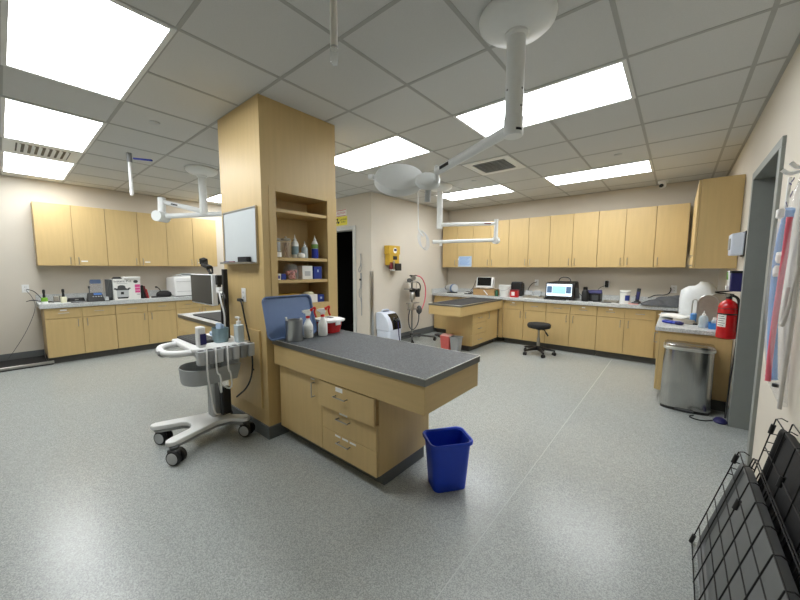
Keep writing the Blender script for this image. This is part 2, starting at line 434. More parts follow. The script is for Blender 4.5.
def cabinet(name, label, cat, face, front, u0, u1, depth, z0, z1, doors=(), drawers=(), toe=0.0, group=None, tapes=(), open_end=False):
    """doors: (u0,u1,z0,z1,handle u or None,handle z); drawers: (u0,u1,z0,z1,pull out)"""
    P = mapper(face, front)
    cx, cy, _ = P((u0 + u1) / 2, -depth / 2, 0)
    t = thing(name, label, cat, (cx, cy, z0 - toe), group)
    obj('body', mbox(M(), P, u0 + .001, u1 - .001, -depth, -.021, z0, z1), 'maple', t, bevel=.001)
    if toe: obj('toe_kick', mbox(M(), P, u0 + .004, u1 - .004, -depth, -.085, z0 - toe, z0 + .002), 'toe', t)
    g = .0032
    made = []
    for a, b, c, d, hu, hz in doors:
        o = obj('door', mbox(M(), P, a + g, b - g, -.019, 0, c + g, d - g), 'maple', t, bevel=.0012); made.append(o)
        if hu is not None: obj('handle', pull(P, hu, hz, True), 'nickel', o)
    for a, b, c, d, po in drawers:
        m = mbox(M(), P, a + g, b - g, -.019 + po, po, c + g, d - g)
        o = obj('drawer', m, 'maple', t, bevel=.0012); made.append(o)
        obj('handle', pull(P, (a + b) / 2, (c + d) / 2 + .004, False, w0=po), 'nickel', o)
    for k, (u, z, wd, ht) in tapes:
        obj('label_tape', mbox(M(), P, u - wd / 2, u + wd / 2, -.001, .0008, z - ht / 2, z + ht / 2), 'paper', made[k])
    return t

# left wall: three base units with drawers, three wall units
sl = [.345, .728, 1.111, 1.519, 1.928, 2.345, 2.761]
ZU0, ZU1 = 1.405, 2.305
names = ('nearest the low floor scale', 'second from the floor scale, below the cooker box', 'farthest from the floor scale, below the white printer')
for k in range(3):
    a, b, c = sl[2 * k:2 * k + 3]
    tp = [(2, ((a + b) / 2, .768, .07, .02))] if k == 0 else ([(3, ((b + c) / 2, .768, .06, .018))] if k == 2 else [])
    cabinet('base_cabinet', 'maple base cabinet on the left wall, ' + names[k], 'cabinet', '+X', XL + .6, a, c, .585, .1, .80,
            doors=[(a, b, .1, .652, b - .05, .575), (b, c, .1, .652, b + .05, .575)], drawers=[(a, b, .652, .80, 0), (b, c, .652, .80, 0)], toe=.1, group='left wall base cabinets', tapes=tp)
nu = ('nearest the camera, over the two grooming brushes', 'in the middle, over the cooker box', 'farthest, over the white printer')
for k in range(3):
    a, b, c = sl[2 * k:2 * k + 3]
    tp = [(1, (b + .11, 1.475, .075, .018))]
    cabinet('wall_cabinet', 'two-door maple wall cabinet on the left wall, ' + nu[k], 'cabinet', '+X', XL + .33, a, c, .325, ZU0, ZU1,
            doors=[(a, b, ZU0, ZU1, b - .045, 1.48), (b, c, ZU0, ZU1, b + .045, 1.48)], group='left wall cabinets', tapes=tp)
ZKL = .872
t = thing('worktop', 'light grey speckled worktop running along the left wall', 'worktop', (XL + .32, 1.53, .80))
obj('slab', M().box(XL + .001, XL + .635, .305, 2.78, .806, ZKL), 'laminate', t, bevel=.006)
obj('backsplash', M().box(XL + .001, XL + .02, .305, 2.78, ZKL, ZKL + .1), 'laminate', t, bevel=.003)

# back wall
XU = [-3.97 + .3682 * k for k in range(12)]
lb = ['in the left corner with a blue notice', 'second from the left corner, over a white monitor', 'in the middle, above the red sharps box',
      'fourth from left, over the lit screen', 'fifth from left, over the white tub']
for k in range(5):
    a, b, c = XU[2 * k:2 * k + 3]
    tt = cabinet('wall_cabinet', 'two-door wall cabinet on the back wall, ' + lb[k], 'cabinet', '-Y', YB - .33, a, c, .325, ZU0, ZU1,
                 doors=[(a, b, ZU0, ZU1, b - .045, 1.5), (b, c, ZU0, ZU1, b + .045, 1.5)], group='back wall cabinets')
cabinet('wall_cabinet', 'single-door maple wall cabinet on the back wall beside the tall side panel', 'cabinet', '-Y', YB - .33, XU[10], XU[11], .325, ZU0, ZU1,
        doors=[(XU[10], XU[11], ZU0, ZU1, XU[10] + .045, 1.5)], group='back wall cabinets')
n = tag(obj('notice_sheet', M().box(XU[1] + .035, XU[2] - .03, YB - .3325, YB - .3305, 1.425, 1.635), 'paper_blue'), 'pale blue printed sheet taped to a back wall cabinet door', 'notice')
obj('white_margin', M().box(XU[1] + .02, XU[2] - .045, YB - .331, YB - .3302, 1.415, 1.6), 'paper', n)
lines = M()
for k in range(7): lines.box(XU[1] + .06, XU[2] - .06 - .03 * (k % 3), YB - .3335, YB - .3324, 1.605 - .024 * k, 1.611 - .024 * k)
obj('print', lines, 'sky_plastic', n)
ZKB = .862
XB = [-2.45, -2.075, -1.692, -1.316, -.932, -.568, -.195]
lbb = ['left of the black stool', 'behind the black stool, below the lit screen', 'nearest the steel waste bin']
for k in range(3):
    a, b, c = XB[2 * k:2 * k + 3]
    cabinet('base_cabinet', 'maple base cabinet on the back wall, ' + lbb[k], 'cabinet', '-Y', YB - .6, a, c + (.07 if k == 2 else 0), .59, .1, .80,
            doors=[(a, b, .1, .648, b - .05, .56), (b, c, .1, .648, b + .05, .56)], drawers=[(a, b, .648, .80, 0), (b, c, .648, .80, 0)], toe=.1, group='back wall base cabinets',
            tapes=[(2, ((a + b) / 2, .765, .05, .016))] if k != 1 else [(3, ((b + c) / 2, .765, .05, .016))])
cabinet('base_cabinet', 'plain maple base cabinet in the corner left of the back exam table', 'cabinet', '-Y', YB - .6, -3.99, -3.08, .59, .1, .80,
        doors=[(-3.99, -3.54, .1, .80, -3.59, .7), (-3.54, -3.08, .1, .80, -3.49, .7)], toe=.1)
t = thing('worktop', 'light grey speckled worktop running along the back wall', 'worktop', (-1.6, 6.2, .80))
obj('slab', M().box(XC + .002, XR - .002, YB - .635, YB - .001, .806, ZKB), 'laminate', t, bevel=.006)
obj('backsplash', M().box(XC + .002, XR - .002, YB - .02, YB - .001, ZKB, ZKB + .085).box(XC + .001, XC + .02, YB - .635, YB - .02, ZKB, ZKB + .085), 'laminate', t, bevel=.003)
# right wall wall-unit and base unit
cabinet('wall_cabinet', 'maple wall cabinet on the right wall, its plain broad side facing the room', 'cabinet', '-X', .112, 4.669, YB - .36, XR - .112 - .004, 1.392, 2.30,
        doors=[(4.669, 5.3, 1.392, 2.30, 4.72, 1.475), (5.3, YB - .36, 1.392, 2.30, 5.35, 1.475)])
cabinet('base_cabinet', 'maple base cabinet on the right wall behind the steel waste bin', 'cabinet', '-X', -.122, 4.42, 5.88, XR + .122 - .004, .1, .735,
        doors=[(4.42, 5.1, .1, .735, 4.48, .65), (5.1, 5.88, .1, .735, 5.15, .65)], toe=.1)
ZKR = .782
tag(obj('worktop', M().box(-.145, XR - .002, 4.395, 5.895, .737, ZKR), 'laminate', bevel=.006), 'light grey worktop on the right wall behind the fire extinguisher', 'worktop')

# ------------------------------------------------------------------ storage column with open shelves
C0, C1, E0, E1 = -3.17, -2.46, 1.305, 2.022
N0, N1, NB, NT = 1.419, 1.918, 1.075, 1.98
col = thing('storage_column', 'tall maple-clad column with open shelves rising to the ceiling', 'column', ((C0 + C1) / 2, (E0 + E1) / 2, 0))
m = M(); nd = C1 - .30
m.box(C0, nd, E0, E1, .1, H - .002)
m.box(nd, C1, E0, N0, .1, H - .002).box(nd, C1, N1, E1, .1, H - .002).box(nd, C1, N0, N1, .1, NB).box(nd, C1, N0, N1, NT, H - .002)
obj('cladding', m, 'maple', col)
m = M(); q = .007
m.box(C1 - .001, C1 + q, 1.362, N0, .82, 2.02).box(C1 - .001, C1 + q, N1, E1, .82, 2.02).box(C1 - .001, C1 + q, N0, N1, NT, 2.02).box(C1 - .001, C1 + q, N0, N1, .82, NB)
obj('face_frame', m, 'maple', col, bevel=.0015)
for z in (1.853, 1.467, 1.284): obj('shelf', M().box(nd, C1 - .004, N0 + .001, N1 - .001, z - .026, z), 'maple_h', col, bevel=.0015)
pn = obj('access_panel', M().box(-3.15, -2.54, E0 - .018, E0, .235, .88), 'maple', col, bevel=.002)
obj('knob', M().cyl((-2.648, E0 - .02, .544), (-2.648, E0 - .016, .544), .009, n=12), 'black', pn)
m = M().box(C0 - .013, C1 + .013, E0 - .013, E1 + .013, 0, .103)
obj('cove_base', m, 'cove', col, bevel=.003)
z2, z3, z4 = 1.467, 1.284, NB

# whiteboard, eraser, outlet on the column
wb = thing('whiteboard', 'white dry-erase board fixed to the camera side of the tall column', 'whiteboard', (-2.82, E0, 1.425))
obj('panel', M().box(-3.105, -2.535, E0 - .012, E0 - .001, 1.425, 1.855), 'whiteboard', wb)
fr = M(); x0, x1, za, zb_ = -3.115, -2.525, 1.418, 1.862
fr.box(x0, x1, E0 - .017, E0 - .001, zb_ - .012, zb_).box(x0, x1, E0 - .017, E0 - .001, za, za + .012).box(x0, x0 + .012, E0 - .017, E0 - .001, za + .012, zb_ - .012).box(x1 - .012, x1, E0 - .017, E0 - .001, za + .012, zb_ - .012)
obj('frame', fr, 'nickel', wb, bevel=.001)
obj('marker_ledge', M().box(-3.1, -2.54, E0 - .06, E0 - .016, 1.415, 1.422).box(-3.1, -2.54, E0 - .062, E0 - .058, 1.415, 1.43), 'nickel', wb)
tag(obj('eraser', M().box(-2.78, -2.62, E0 - .054, E0 - .018, 1.4225, 1.472), 'black_soft', bevel=.004), 'black felt eraser on the whiteboard ledge', 'eraser')
for k, (x, mt, lab) in enumerate(((-3.02, 'navy', 'blue'), (-2.93, 'wine', 'red'))):
    tag(obj('marker_pen', M().cyl((x - .05, E0 - .038, 1.4305), (x + .03, E0 - .038, 1.4305), .0075, n=12).cyl((x + .03, E0 - .038, 1.4305), (x + .055, E0 - .038, 1.4305), .0085, n=12), mt), f'{lab} marker pen lying on the whiteboard ledge', 'marker')

def outlet(name, label, face, front, u, z, group='wall outlets', plugs=1):
    P = mapper(face, front)
    t = thing(name, label, 'outlet', P(u, 0, z), group)
    obj('plate', mbox(M(), P, u - .036, u + .036, .0005, .006, z - .058, z + .058), 'white_plastic', t, bevel=.002)
    m = M()
    for dz in (-.022, .022):
        for du in (-.007, .007): mbox(m, P, u + du - .0015, u + du + .0015, .005, .0068, z + dz - .007, z + dz + .007)
    obj('sockets', m, 'ink', t)
    return t
outlet('wall_outlet', 'white outlet on the column below the whiteboard', '-Y', E0, -2.805, 1.155)
outlet('wall_outlet', 'white outlet low on the left wall beside the worktop end', '+X', XL, .215, 1.07)
outlet('wall_outlet', 'outlet on the back wall between red sharps box and lit screen', '-Y', YB, -2.055, 1.12)
outlet('wall_outlet', 'outlet on the back wall right of the lit screen', '-Y', YB, -1.37, 1.1)
outlet('wall_outlet', 'outlet on the back wall with black plug near the white tub', '-Y', YB, -.905, 1.13)
outlet('wall_outlet', 'outlet on the back wall partly behind the white plastic bag', '-Y', YB, -.03, 1.08)
def cord(name, label, pts, r=.004, material='black', sm=2, cat='cord'):
    return tag(obj(name, M().tube(pts, r, 8, smooth=sm), material), label, cat)
cord('power_cord', 'thick black cord and plug at the column outlet, running down beside the cart',
     [(-2.785, 1.262, 1.11), (-2.76, 1.262, 1.09), (-2.72, 1.262, .97), (-2.68, 1.264, .86), (-2.62, 1.264, .7), (-2.59, 1.25, .55), (-2.62, 1.22, .42), (-2.765, 1.19, .31)], .007)
tag(obj('black_plug', M().box(-2.86, -2.80, 1.265, 1.297, 1.10, 1.125), 'black', bevel=.006), 'black plug in the column outlet', 'plug')
cord('power_cord', 'thin dark cord hanging from the left outlet down to the floor scale', [(XL + .03, .22, 1.04), (XL + .1, .27, .95), (XL + .16, .3, .8), (XL + .12, .2, .5), (XL + .1, .08, .25), (XL + .16, -.03, .075)], .003, 'dark_grey')
cord('power_cord', 'black looped cords from the left outlet onto the worktop', [(XL + .02, .225, 1.06), (XL + .06, .3, 1.03), (XL + .1, .37, .9), (XL + .18, .42, .879), (XL + .3, .46, .879), (XL + .4, .55, .879)], .005)
cord('power_cord', 'black cord bulging over the left end of the worktop', [(XL + .47, .46, .878), (XL + .5, .36, .9), (XL + .5, .25, .93), (XL + .42, .18, .9), (XL + .36, .27, .93), (XL + .36, .36, .879), (XL + .4, .42, .879)], .004)

# ------------------------------------------------------------------ exam tables (island, its twin on the column, and the one at the back)
ZI = .82
def table_top(root, x0, x1, y0, y1, top='charcoal', wall_sides=''):
    obj('apron', M().box(x0 + .01, x1 - .01, y0 + .01, y1 - .01, .62, ZI - .042), 'maple_h', root, bevel=.0015)
    s = M().box(x0 + .002, x1 - .002, y0 + .002, y1 - .002, ZI - .042, ZI - .003)
    e = obj('edge_band', s, 'edge_metal', root, bevel=.001)
    obj('top_surface', M().box(x0 + .003, x1 - .003, y0 + .003, y1 - .003, ZI - .003, ZI), top, root)
    q = M(); b = .0035
    q.box(x0, x1, y0, y0 + b, ZI - .004, ZI + .0006).box(x0, x1, y1 - b, y1, ZI - .004, ZI + .0006)
    if 'L' in wall_sides: q.box(x0, x0 + b, y0, y1, ZI - .004, ZI + .0006)
    if 'R' in wall_sides: q.box(x1 - b, x1, y0, y1, ZI - .004, ZI + .0006)
    obj('bright_lip', q, 'bright_trim', root)
isl = thing('exam_table', 'large maple exam table with dark top jutting from the column towards the blue bin', 'exam table', (-1.7, 1.67, 0))
table_top(isl, C1 + .009, -.952, 1.345, 1.962, wall_sides='R')
bx0, bx1, by0, by1 = C1 + .014, -1.335, 1.385, 1.935
P = mapper('-Y', by0)
obj('base', M().box(bx0, bx1, by0 + .021, by1, .1, .62), 'maple', isl, bevel=.0015)
obj('toe_kick', M().box(bx0, bx1 - .02, by0 + .09, by1 - .03, 0, .102), 'cove', isl)
g = .0022; du = -1.87
d = obj('door', M().box(bx0 + .03, du - g, by0, by0 + .019, .102, .612), 'maple', isl, bevel=.0012)
obj('handle', pull(P, -1.952, .517, True), 'nickel', d)
obj('label_tape', M().box(-1.995, -1.95, by0 - .0008, by0 + .001, .583, .592), 'paper', d)
zs = [(.435, .612, .022), (.27, .432, 0), (.102, .267, 0)]
tapes = [[(-1.655, .588, .07, .03)], [(-1.64, .418, .08, .02)], [(-1.70, .248, .055, .013), (-1.625, .248, .06, .013), (-1.55, .247, .06, .013)]]
for (a, b, po), tp in zip(zs, tapes):
    o = obj('drawer', M().box(du + g, bx1 - .002, by0 - po, by0 + .019 - po, a, b), 'maple', isl, bevel=.0012)
    obj('handle', pull(P, -1.63, (a + b) / 2 + (.02 if po else .03), False, .11, w0=po), 'nickel', o)
    for u, z, wd, ht in tp: obj('label_tape', M().box(u - wd / 2, u + wd / 2, by0 - po - .0008, by0 - po + .001, z - ht / 2, z + ht / 2), 'paper', o)
    if po: obj('drawer_box', M().box(du + .02, bx1 - .02, by0 - .01, by0 + .018, a + .02, b - .03), 'maple_edge', o)
tw = thing('exam_table', 'narrow maple work ledge on the far side of the column holding a black mat', 'work ledge', (-3.9, 1.67, 0))
table_top(tw, -4.66, C0 - .002, 1.345, 2.01, top='laminate', wall_sides='L')
obj('support_panel', M().box(-3.62, -3.19, 1.5, 1.95, 0, .62), 'maple', tw)
tag(obj('black_mat', M().prism(rrect(.86, .5, .04, 5, -3.98, 1.67), ZI + .0008, ZI + .012), 'black_mat', bevel=.002), 'black flat mat lying on the work ledge under the monitor', 'mat')
# back table
bk = thing('exam_table', 'maple exam table with dark mesh top jutting from the back worktop', 'exam table', (-2.76, 5.1, 0))
px0, px1, py0, py1 = -3.06, -2.462, 4.385, YB - .637
obj('apron', M().box(px0 + .004, px1 - .004, py0 + .004, py1, .655, ZI - .022), 'maple_h', bk, bevel=.0015)
obj('edge_band', M().box(px0, px1, py0, py1, ZI - .022, ZI - .003), 'edge_metal', bk, bevel=.001)
obj('top_surface', M().box(px0 + .02, px1 - .02, py0 + .02, py1 - .02, ZI - .003, ZI + .003), 'black_mat', bk)
tl = M(); b = .014
tl.box(px0, px1, py0, py0 + b, ZI - .004, ZI + .007).box(px0, px0 + b, py0 + b, py1, ZI - .004, ZI + .007).box(px1 - b, px1, py0 + b, py1, ZI - .004, ZI + .007)
obj('rim', tl, 'steel', bk, bevel=.002)
obj('filler_panel', M().box(-2.53, -2.452, YB - .62, YB - .60, .1, .80), 'maple', bk)
qx0, qx1, qy0 = -3.03, -2.53, 4.885
obj('base', M().box(qx0, qx1 - .02, qy0, py1, .1, .655), 'maple', bk, bevel=.0015)
obj('toe_kick', M().box(qx0 + .02, qx1 - .08, qy0 + .05, py1, 0, .102), 'toe', bk)
P = mapper('+X', qx1)
for a, b in ((.1, .285), (.285, .47), (.47, .65)):
    o = obj('drawer', mbox(M(), P, qy0 + .003, 5.40, -.019, 0, a + .003, b - .003), 'maple', bk, bevel=.0012)
    obj('handle', pull(P, 5.14, (a + b) / 2, False), 'nickel', o)
o = obj('door', mbox(M(), P, 5.404, py1 - .02, -.019, 0, .103, .647), 'maple', bk, bevel=.0012)
obj('handle', pull(P, 5.46, .56, True), 'nickel', o)

# ------------------------------------------------------------------ ceiling-hung exam lamps
def canopy(x, y, r=.19): return M().lathe([(r * .96, .004), (r, -.012), (r * .97, -.034), (r * .8, -.062), (r * .45, -.08), (.06, -.086), (0, -.086)], (x, y, H), 40)
# near lamp
px, py, pb = -.712, 1.78, 2.075
t = thing('exam_lamp', 'near white ceiling exam lamp with round head aimed at the alcove wall', 'exam lamp', (px, py, H), 'ceiling exam lamps')
obj('canopy', canopy(px, py), 'lamp_white', t)
obj('pole', M().cyl((px, py, H - .08), (px, py, 2.17), .046, n=32).lathe([(.06, .0), (.06, -.02), (.046, -.026)], (px, py, H - .078), 32), 'lamp_white', t)
obj('lower_sleeve', M().lathe([(.047, 0), (.05, -.004), (.05, -.092), (.046, -.097), (0, -.097)], (px, py, 2.172), 32), 'lamp_white', t)
def wrap(m, cx, cy, r, a0, a1, z0, z1, n=6):
    A = [(cx + math.cos(a0 + (a1 - a0) * i / n) * r, cy + math.sin(a0 + (a1 - a0) * i / n) * r) for i in range(n + 1)]
    B = [(cx + math.cos(a0 + (a1 - a0) * i / n) * (r - .002), cy + math.sin(a0 + (a1 - a0) * i / n) * (r - .002)) for i in range(n + 1)]
    return m.prism(A + B[::-1], z0, z1)
ca = math.atan2(-py, -px)      # towards the middle of the room's near side
obj('label_sticker', wrap(M(), px, py, .0508, ca + .25, ca + .95, 2.093, 2.105), 'ink', t)
sc = M()
for aa, zz in ((ca - .9, 2.3), (ca + .9, 2.3), (ca + .8, 2.215)): sc.cyl((px + math.cos(aa) * .044, py + math.sin(aa) * .044, zz), (px + math.cos(aa) * .0475, py + math.sin(aa) * .0475, zz), .005, n=10)
obj('screw', sc, 'dark_grey', t)
ae = Vector((-1.30, 1.945, 2.035)); a0 = Vector((px - .03, py + .01, 2.118))
dv = (ae - a0).normalized()
obj('arm', M().cyl(a0, ae, .030, .026, 24), 'lamp_white', t)
side = Vector((dv.y, -dv.x, 0)).normalized() * -1
lbl = ae - dv * .1
obj('arm_label', M().obox(lbl + Vector((0, 0, 0)) + side * .0265, (.085, .003, .02), (0, -math.asin(dv.z), math.atan2(dv.y, dv.x))), 'ink', t)
jc = Vector((-1.375, 1.945, 1.99))
up_n = Vector((.46, -.54, .70)).normalized()                # back of the lamp head looks up towards the room's near end
obj('joint', M().lathe([(0, .02), (.075, .02), (.085, .012), (.085, -.02), (.07, -.03), (0, -.03)], jc, 32, up_n), 'lamp_white', t)
obj('joint_post', M().cyl(ae + Vector((0, 0, .035)), ae - Vector((0, 0, .06)), .018, n=16).cyl(ae + Vector((-.015, .012, .05)), ae + Vector((-.015, .012, -.05)), .01, n=12), 'lamp_white', t)
hc = Vector((-1.585, 1.885, 2.025))
hd = obj('lamp_head', M().lathe([(0, .032), (.155, .03), (.172, .022), (.176, .0), (.176, -.03), (.16, -.042), (0, -.042)], hc, 48, up_n), 'lamp_white', t)
obj('lens', M().lathe([(.15, -.0425), (.15, -.046), (0, -.046)], hc, 40, up_n), 'led', hd)
obj('rim_line', M().lathe([(.1755, -.018), (.1785, -.02), (.1785, -.026), (.1755, -.028)], hc, 48, up_n), 'white_plastic', hd)
bdir = (hc - jc).normalized()
obj('bracket', M().cyl(jc + bdir * .07, hc - bdir * .165, .022, n=16), 'lamp_white', t)
obj('side_grip', M().cyl(hc + bdir * .165, hc + bdir * .215, .017, n=16).cyl(hc + bdir * .21, hc + bdir * .25, .022, .018, n=16), 'lamp_white', t)
obj('steering_handle', M().cyl(jc + Vector((-.0, .01, -.03)), jc + Vector((-.015, .02, -.14)), .021, n=16), 'light_grey', t)
# lamp over the back table
px, py = -2.93, 4.48
t = thing('exam_lamp', 'far white ceiling exam lamp folded over the back exam table', 'exam lamp', (px, py, H), 'ceiling exam lamps')
obj('canopy', canopy(px, py), 'lamp_white', t)
zb = 2.005
obj('pole', M().cyl((px, py, H - .08), (px, py, zb), .046, n=28), 'lamp_white', t)
e1 = Vector((-2.235, 5.03, 2.065))
obj('upper_arm', M().cyl((px, py, zb + .06), e1 - Vector((0, 0, -.02)), .03, .026, 20), 'lamp_white', t)
ud = (e1 - Vector((px, py, zb + .06))).normalized()
obj('arm_label', M().obox(e1 - ud * .14 + Vector((ud.y, -ud.x, 0)) * .028 + Vector((0, 0, .02)), (.1, .004, .02), (0, 0, math.atan2(ud.y, ud.x))), 'wine', t)
obj('elbow', M().cyl(e1 + Vector((0, 0, .085)), e1 + Vector((0, 0, -.26)), .032, n=20), 'lamp_white', t)
obj('elbow_knuckle', M().cyl(e1 + Vector((-.0, -.04, -.24)), e1 + Vector((0, .04, -.24)), .055, n=24), 'lamp_white', t)
e2 = Vector((-2.975, 4.43, 1.80))
obj('lower_arm', M().cyl(e1 + Vector((0, 0, -.235)), e2, .028, .026, 20), 'lamp_white', t)
obj('lamp_mount', M().cyl(e2 + Vector((.07, .06, -.0)), e2 + Vector((.07, .06, -.06)), .022, n=16).cyl(e2 + Vector((-.0, .0, 0)), e2 + Vector((-.03, -.025, .0)), .03, n=16), 'lamp_white', t)
# lamp over the ledge at left
px, py = -4.86, 1.775
t = thing('exam_lamp', 'left white ceiling exam lamp with angled arms before the left wall cabinets', 'exam lamp', (px, py, H), 'ceiling exam lamps')
obj('canopy', canopy(px, py), 'lamp_white', t)
zb = 2.085
obj('pole', M().cyl((px, py, H - .08), (px, py, zb), .046, n=28).lathe([(.06, 0), (.06, -.02), (.046, -.03)], (px, py, H - .08), 28), 'lamp_white', t)
k1 = Vector((-5.33, 1.44, 2.255)); k2 = Vector((-5.315, 1.425, 2.06))
obj('upper_arm', M().cyl((px, py, zb + .035), k1, .034, .028, 20), 'lamp_white', t)
ud = (k1 - Vector((px, py, zb + .035))).normalized()
obj('arm_label', M().obox(k1 - ud * .2 + Vector((.018, -.026, 0)), (.09, .003, .018), (0, -math.asin(ud.z), math.atan2(ud.y, ud.x))), 'ink', t)
obj('elbow', M().cyl(k1 + Vector((0, 0, .05)), k2 + Vector((0, 0, -.03)), .045, n=24), 'lamp_white', t)
obj('elbow_knuckle', M().cyl(k2 + Vector((-.045, .06, -.005)), k2 + Vector((.06, -.08, -.005)), .068, n=28), 'lamp_white', t)
obj('lower_arm', M().cyl(k2, (-4.42, 2.16, 2.11), .033, .03, 20), 'lamp_white', t)
obj('lamp_head', M().lathe([(0, .03), (.15, .03), (.17, .015), (.17, -.025), (.15, -.035), (0, -.035)], (-4.24, 2.30, 2.08), 36, (0, .1, 1)), 'lamp_white', t)
# oxygen drops
t = thing('gas_drop', 'white hanging gas tube nearest the camera at the top edge', 'gas tube', (-1.17, .965, H), 'gas tubes hanging from the ceiling')
obj('tube', M().cyl((-1.17, .965, H + .004), (-1.17, .965, 2.30), .0155, n=20), 'tube_ivory', t)
obj('tip', M().lathe([(.0155, 0), (.0175, -.004), (.0175, -.05), (.015, -.058), (.006, -.062), (0, -.062)], (-1.17, .965, 2.30), 20), 'glass', t)
obj('collar', M().cyl((-1.17, .965, 2.302), (-1.17, .965, 2.309), .0168, n=20), 'light_grey', t)
gx, gy = -4.83, 1.02
t = thing('gas_drop', 'white hanging gas tube with grey valve and blue lever at left', 'gas tube', (gx, gy, H), 'gas tubes hanging from the ceiling')
obj('valve', M().cyl((gx, gy, H + .004), (gx, gy, H - .1), .026, n=16), 'grey_plastic', t)
obj('tube', M().cyl((gx, gy, H - .1), (gx, gy, 2.225), .017, n=16).lathe([(.019, 0), (.019, -.04), (.01, -.06), (0, -.06)], (gx, gy, 2.26), 16), 'white_plastic', t)
obj('lever', M().obox((gx + .10, gy + .1, H - .065), (.2, .024, .018), (0, .08, .78)), 'royal', t, bevel=.004)
# hanging cord with a coiled bundle by the alcove wall
hx, hy = -2.92, 3.90
t = thing('pendant_cable', 'white cord hanging from the ceiling with its end coiled up before the alcove wall', 'cord', (hx, hy, H))
obj('straight_run', M().tube([(hx, hy, H + .003), (hx, hy, 2.3), (hx + .01, hy, 1.93)], .0065, 8), 'light_grey', t)
m = M()
for k in range(4):
    pts = []
    for i in range(16):
        an = 2 * PI * i / 16
        pts.append((hx + .04 + .055 * math.cos(an) + .05 * (1 - math.sin(an)) * .5 + .008 * k, hy + .02 + .03 * math.cos(an) + .01 * k, 1.80 + .125 * math.sin(an) - .01 * k))
    m.tube(pts, .0045, 6, closed=True)
m.tube([(hx + .01, hy, 1.95), (hx + .03, hy + .01, 1.90), (hx + .08, hy + .03, 1.84)], .01, 8, smooth=1)
obj('coil', m, 'light_grey', t)

# ------------------------------------------------------------------ monitor cart
CX, CY = -2.88, .95
cart = thing('equipment_cart', 'white and grey wheeled equipment cart with keyboard tray beside the column', 'cart', (CX, CY, 0))
def P2(l): return [(CX + x, CY + y) for x, y in l]
half = [(.0, -.075), (.05, -.085), (.085, -.115), (.135, -.25), (.158, -.285), (.19, -.295), (.218, -.28), (.228, -.25), (.21, -.19), (.15, -.03), (.12, .08), (.14, .17), (.225, .235), (.24, .27), (.215, .30), (.17, .295), (.07, .21)]
outl = P2(half + [(-x, y) for x, y in half[::-1] if x > 0])
m = M().prism(outl, .125, .16); obj('base', m, 'white_plastic', cart, bevel=.008, seg=3)
m = M().prism(P2([(x * .93, y * .93) for x, y in half] + [(-x * .93, y * .93) for x, y in half[::-1] if x > 0]), .105, .126); obj('base_skirt', m, 'grey_plastic', cart)
def caster(x, y, a):
    c = obj('caster', M().lathe([(.0, .128), (.03, .128), (.03, .105), (.022, .1), (.012, .1), (.012, .085), (0, .085)], (x, y, 0), 16).obox((x, y, .082), (.07, .062, .05), (0, 0, a)), 'dark_grey', cart, bevel=.006)
    d = Vector((math.cos(a + PI / 2), math.sin(a + PI / 2), 0)); o = Vector((x, y, .052)) + Vector((math.cos(a), math.sin(a), 0)) * .012
    for s in (-1, 1):
        p = o + d * s * .026
        obj('tyre', M().cyl(p - d * .014, p + d * .014, .052, n=28), 'black', c, bevel=.004)
        obj('hub', M().cyl(p + d * s * .0135, p + d * s * .0165, .041, n=28), 'light_grey', c)
for x, y, a in ((CX - .178, CY - .222, .5), (CX + .222, CY - .25, .55), (CX + .205, CY + .262, .5), (CX - .205, CY + .262, .3)): caster(x, y, a)
# column, bin, tray
qx, qy = -2.91, 1.075
obj('mast', M().prism(rrect(.115, .085, .02, 4, qx, qy), .158, .76), 'light_grey', cart)
obj('mast_grooves', M().box(qx - .02, qx - .012, qy - .0445, qy - .042, .165, .72).box(qx + .012, qx + .02, qy - .0445, qy - .042, .165, .72).box(qx + .0575, qx + .0595, qy - .02, qy + .02, .165, .72), 'grey_plastic', cart)
obj('power_brick', M().obox((qx + .095, qy + .045, .29), (.06, .075, .23), (0, 0, 0)), 'black', cart, bevel=.012)
def dshape(w, y0, y1, n=10):
    pts = [(w / 2, y1), (-w / 2, y1)]
    for i in range(n + 1):
        a = PI + PI * i / n
        pts.append((w / 2 * math.cos(a), y0 + w * .36 + (w * .36) * math.sin(a)))
    return pts
def bowl(outer, z0, z1, th, shrink):
    cx = sum(p[0] for p in outer) / len(outer); cy = sum(p[1] for p in outer) / len(outer)
    sc = lambda l, f: [(cx + (x - cx) * f, cy + (y - cy) * f) for x, y in l]
    w = max(p[0] for p in outer) - min(p[0] for p in outer); fi = 1 - 2 * th / w
    R = [[(x, y, z0) for x, y in sc(outer, shrink)], [(x, y, z1) for x, y in outer], [(x, y, z1) for x, y in sc(outer, fi)], [(x, y, z0 + th) for x, y in sc(outer, shrink * fi)]]
    return M().loft(R)
bo = [(CX + .01 + x, y) for x, y in dshape(.34, .82, 1.21)]
obj('storage_bin', bowl(bo, .485, .61, .012, .9), 'bin_grey', cart, bevel=.004)
obj('storage_bin_back', M().prism([(CX - .15, 1.192), (CX + .17, 1.192), (CX + .17, 1.202), (CX - .15, 1.202)], .55, .66), 'bin_grey', cart)
ty = [(CX - .25, .85), (CX + .25, .83), (CX + .30, .87), (CX + .33, 1.2), (CX + .30, 1.235), (CX - .26, 1.235), (CX - .29, 1.2)]
ZT = .805
obj('tray', M().prism(ty, ZT - .035, ZT), 'white_plastic', cart, bevel=.01, seg=3)
obj('tray_neck', M().prism(rrect(.2, .16, .04, 4, qx, qy - .06), .68, ZT - .033, rrect(.34, .24, .06, 4, qx, qy - .04)), 'light_grey', cart)
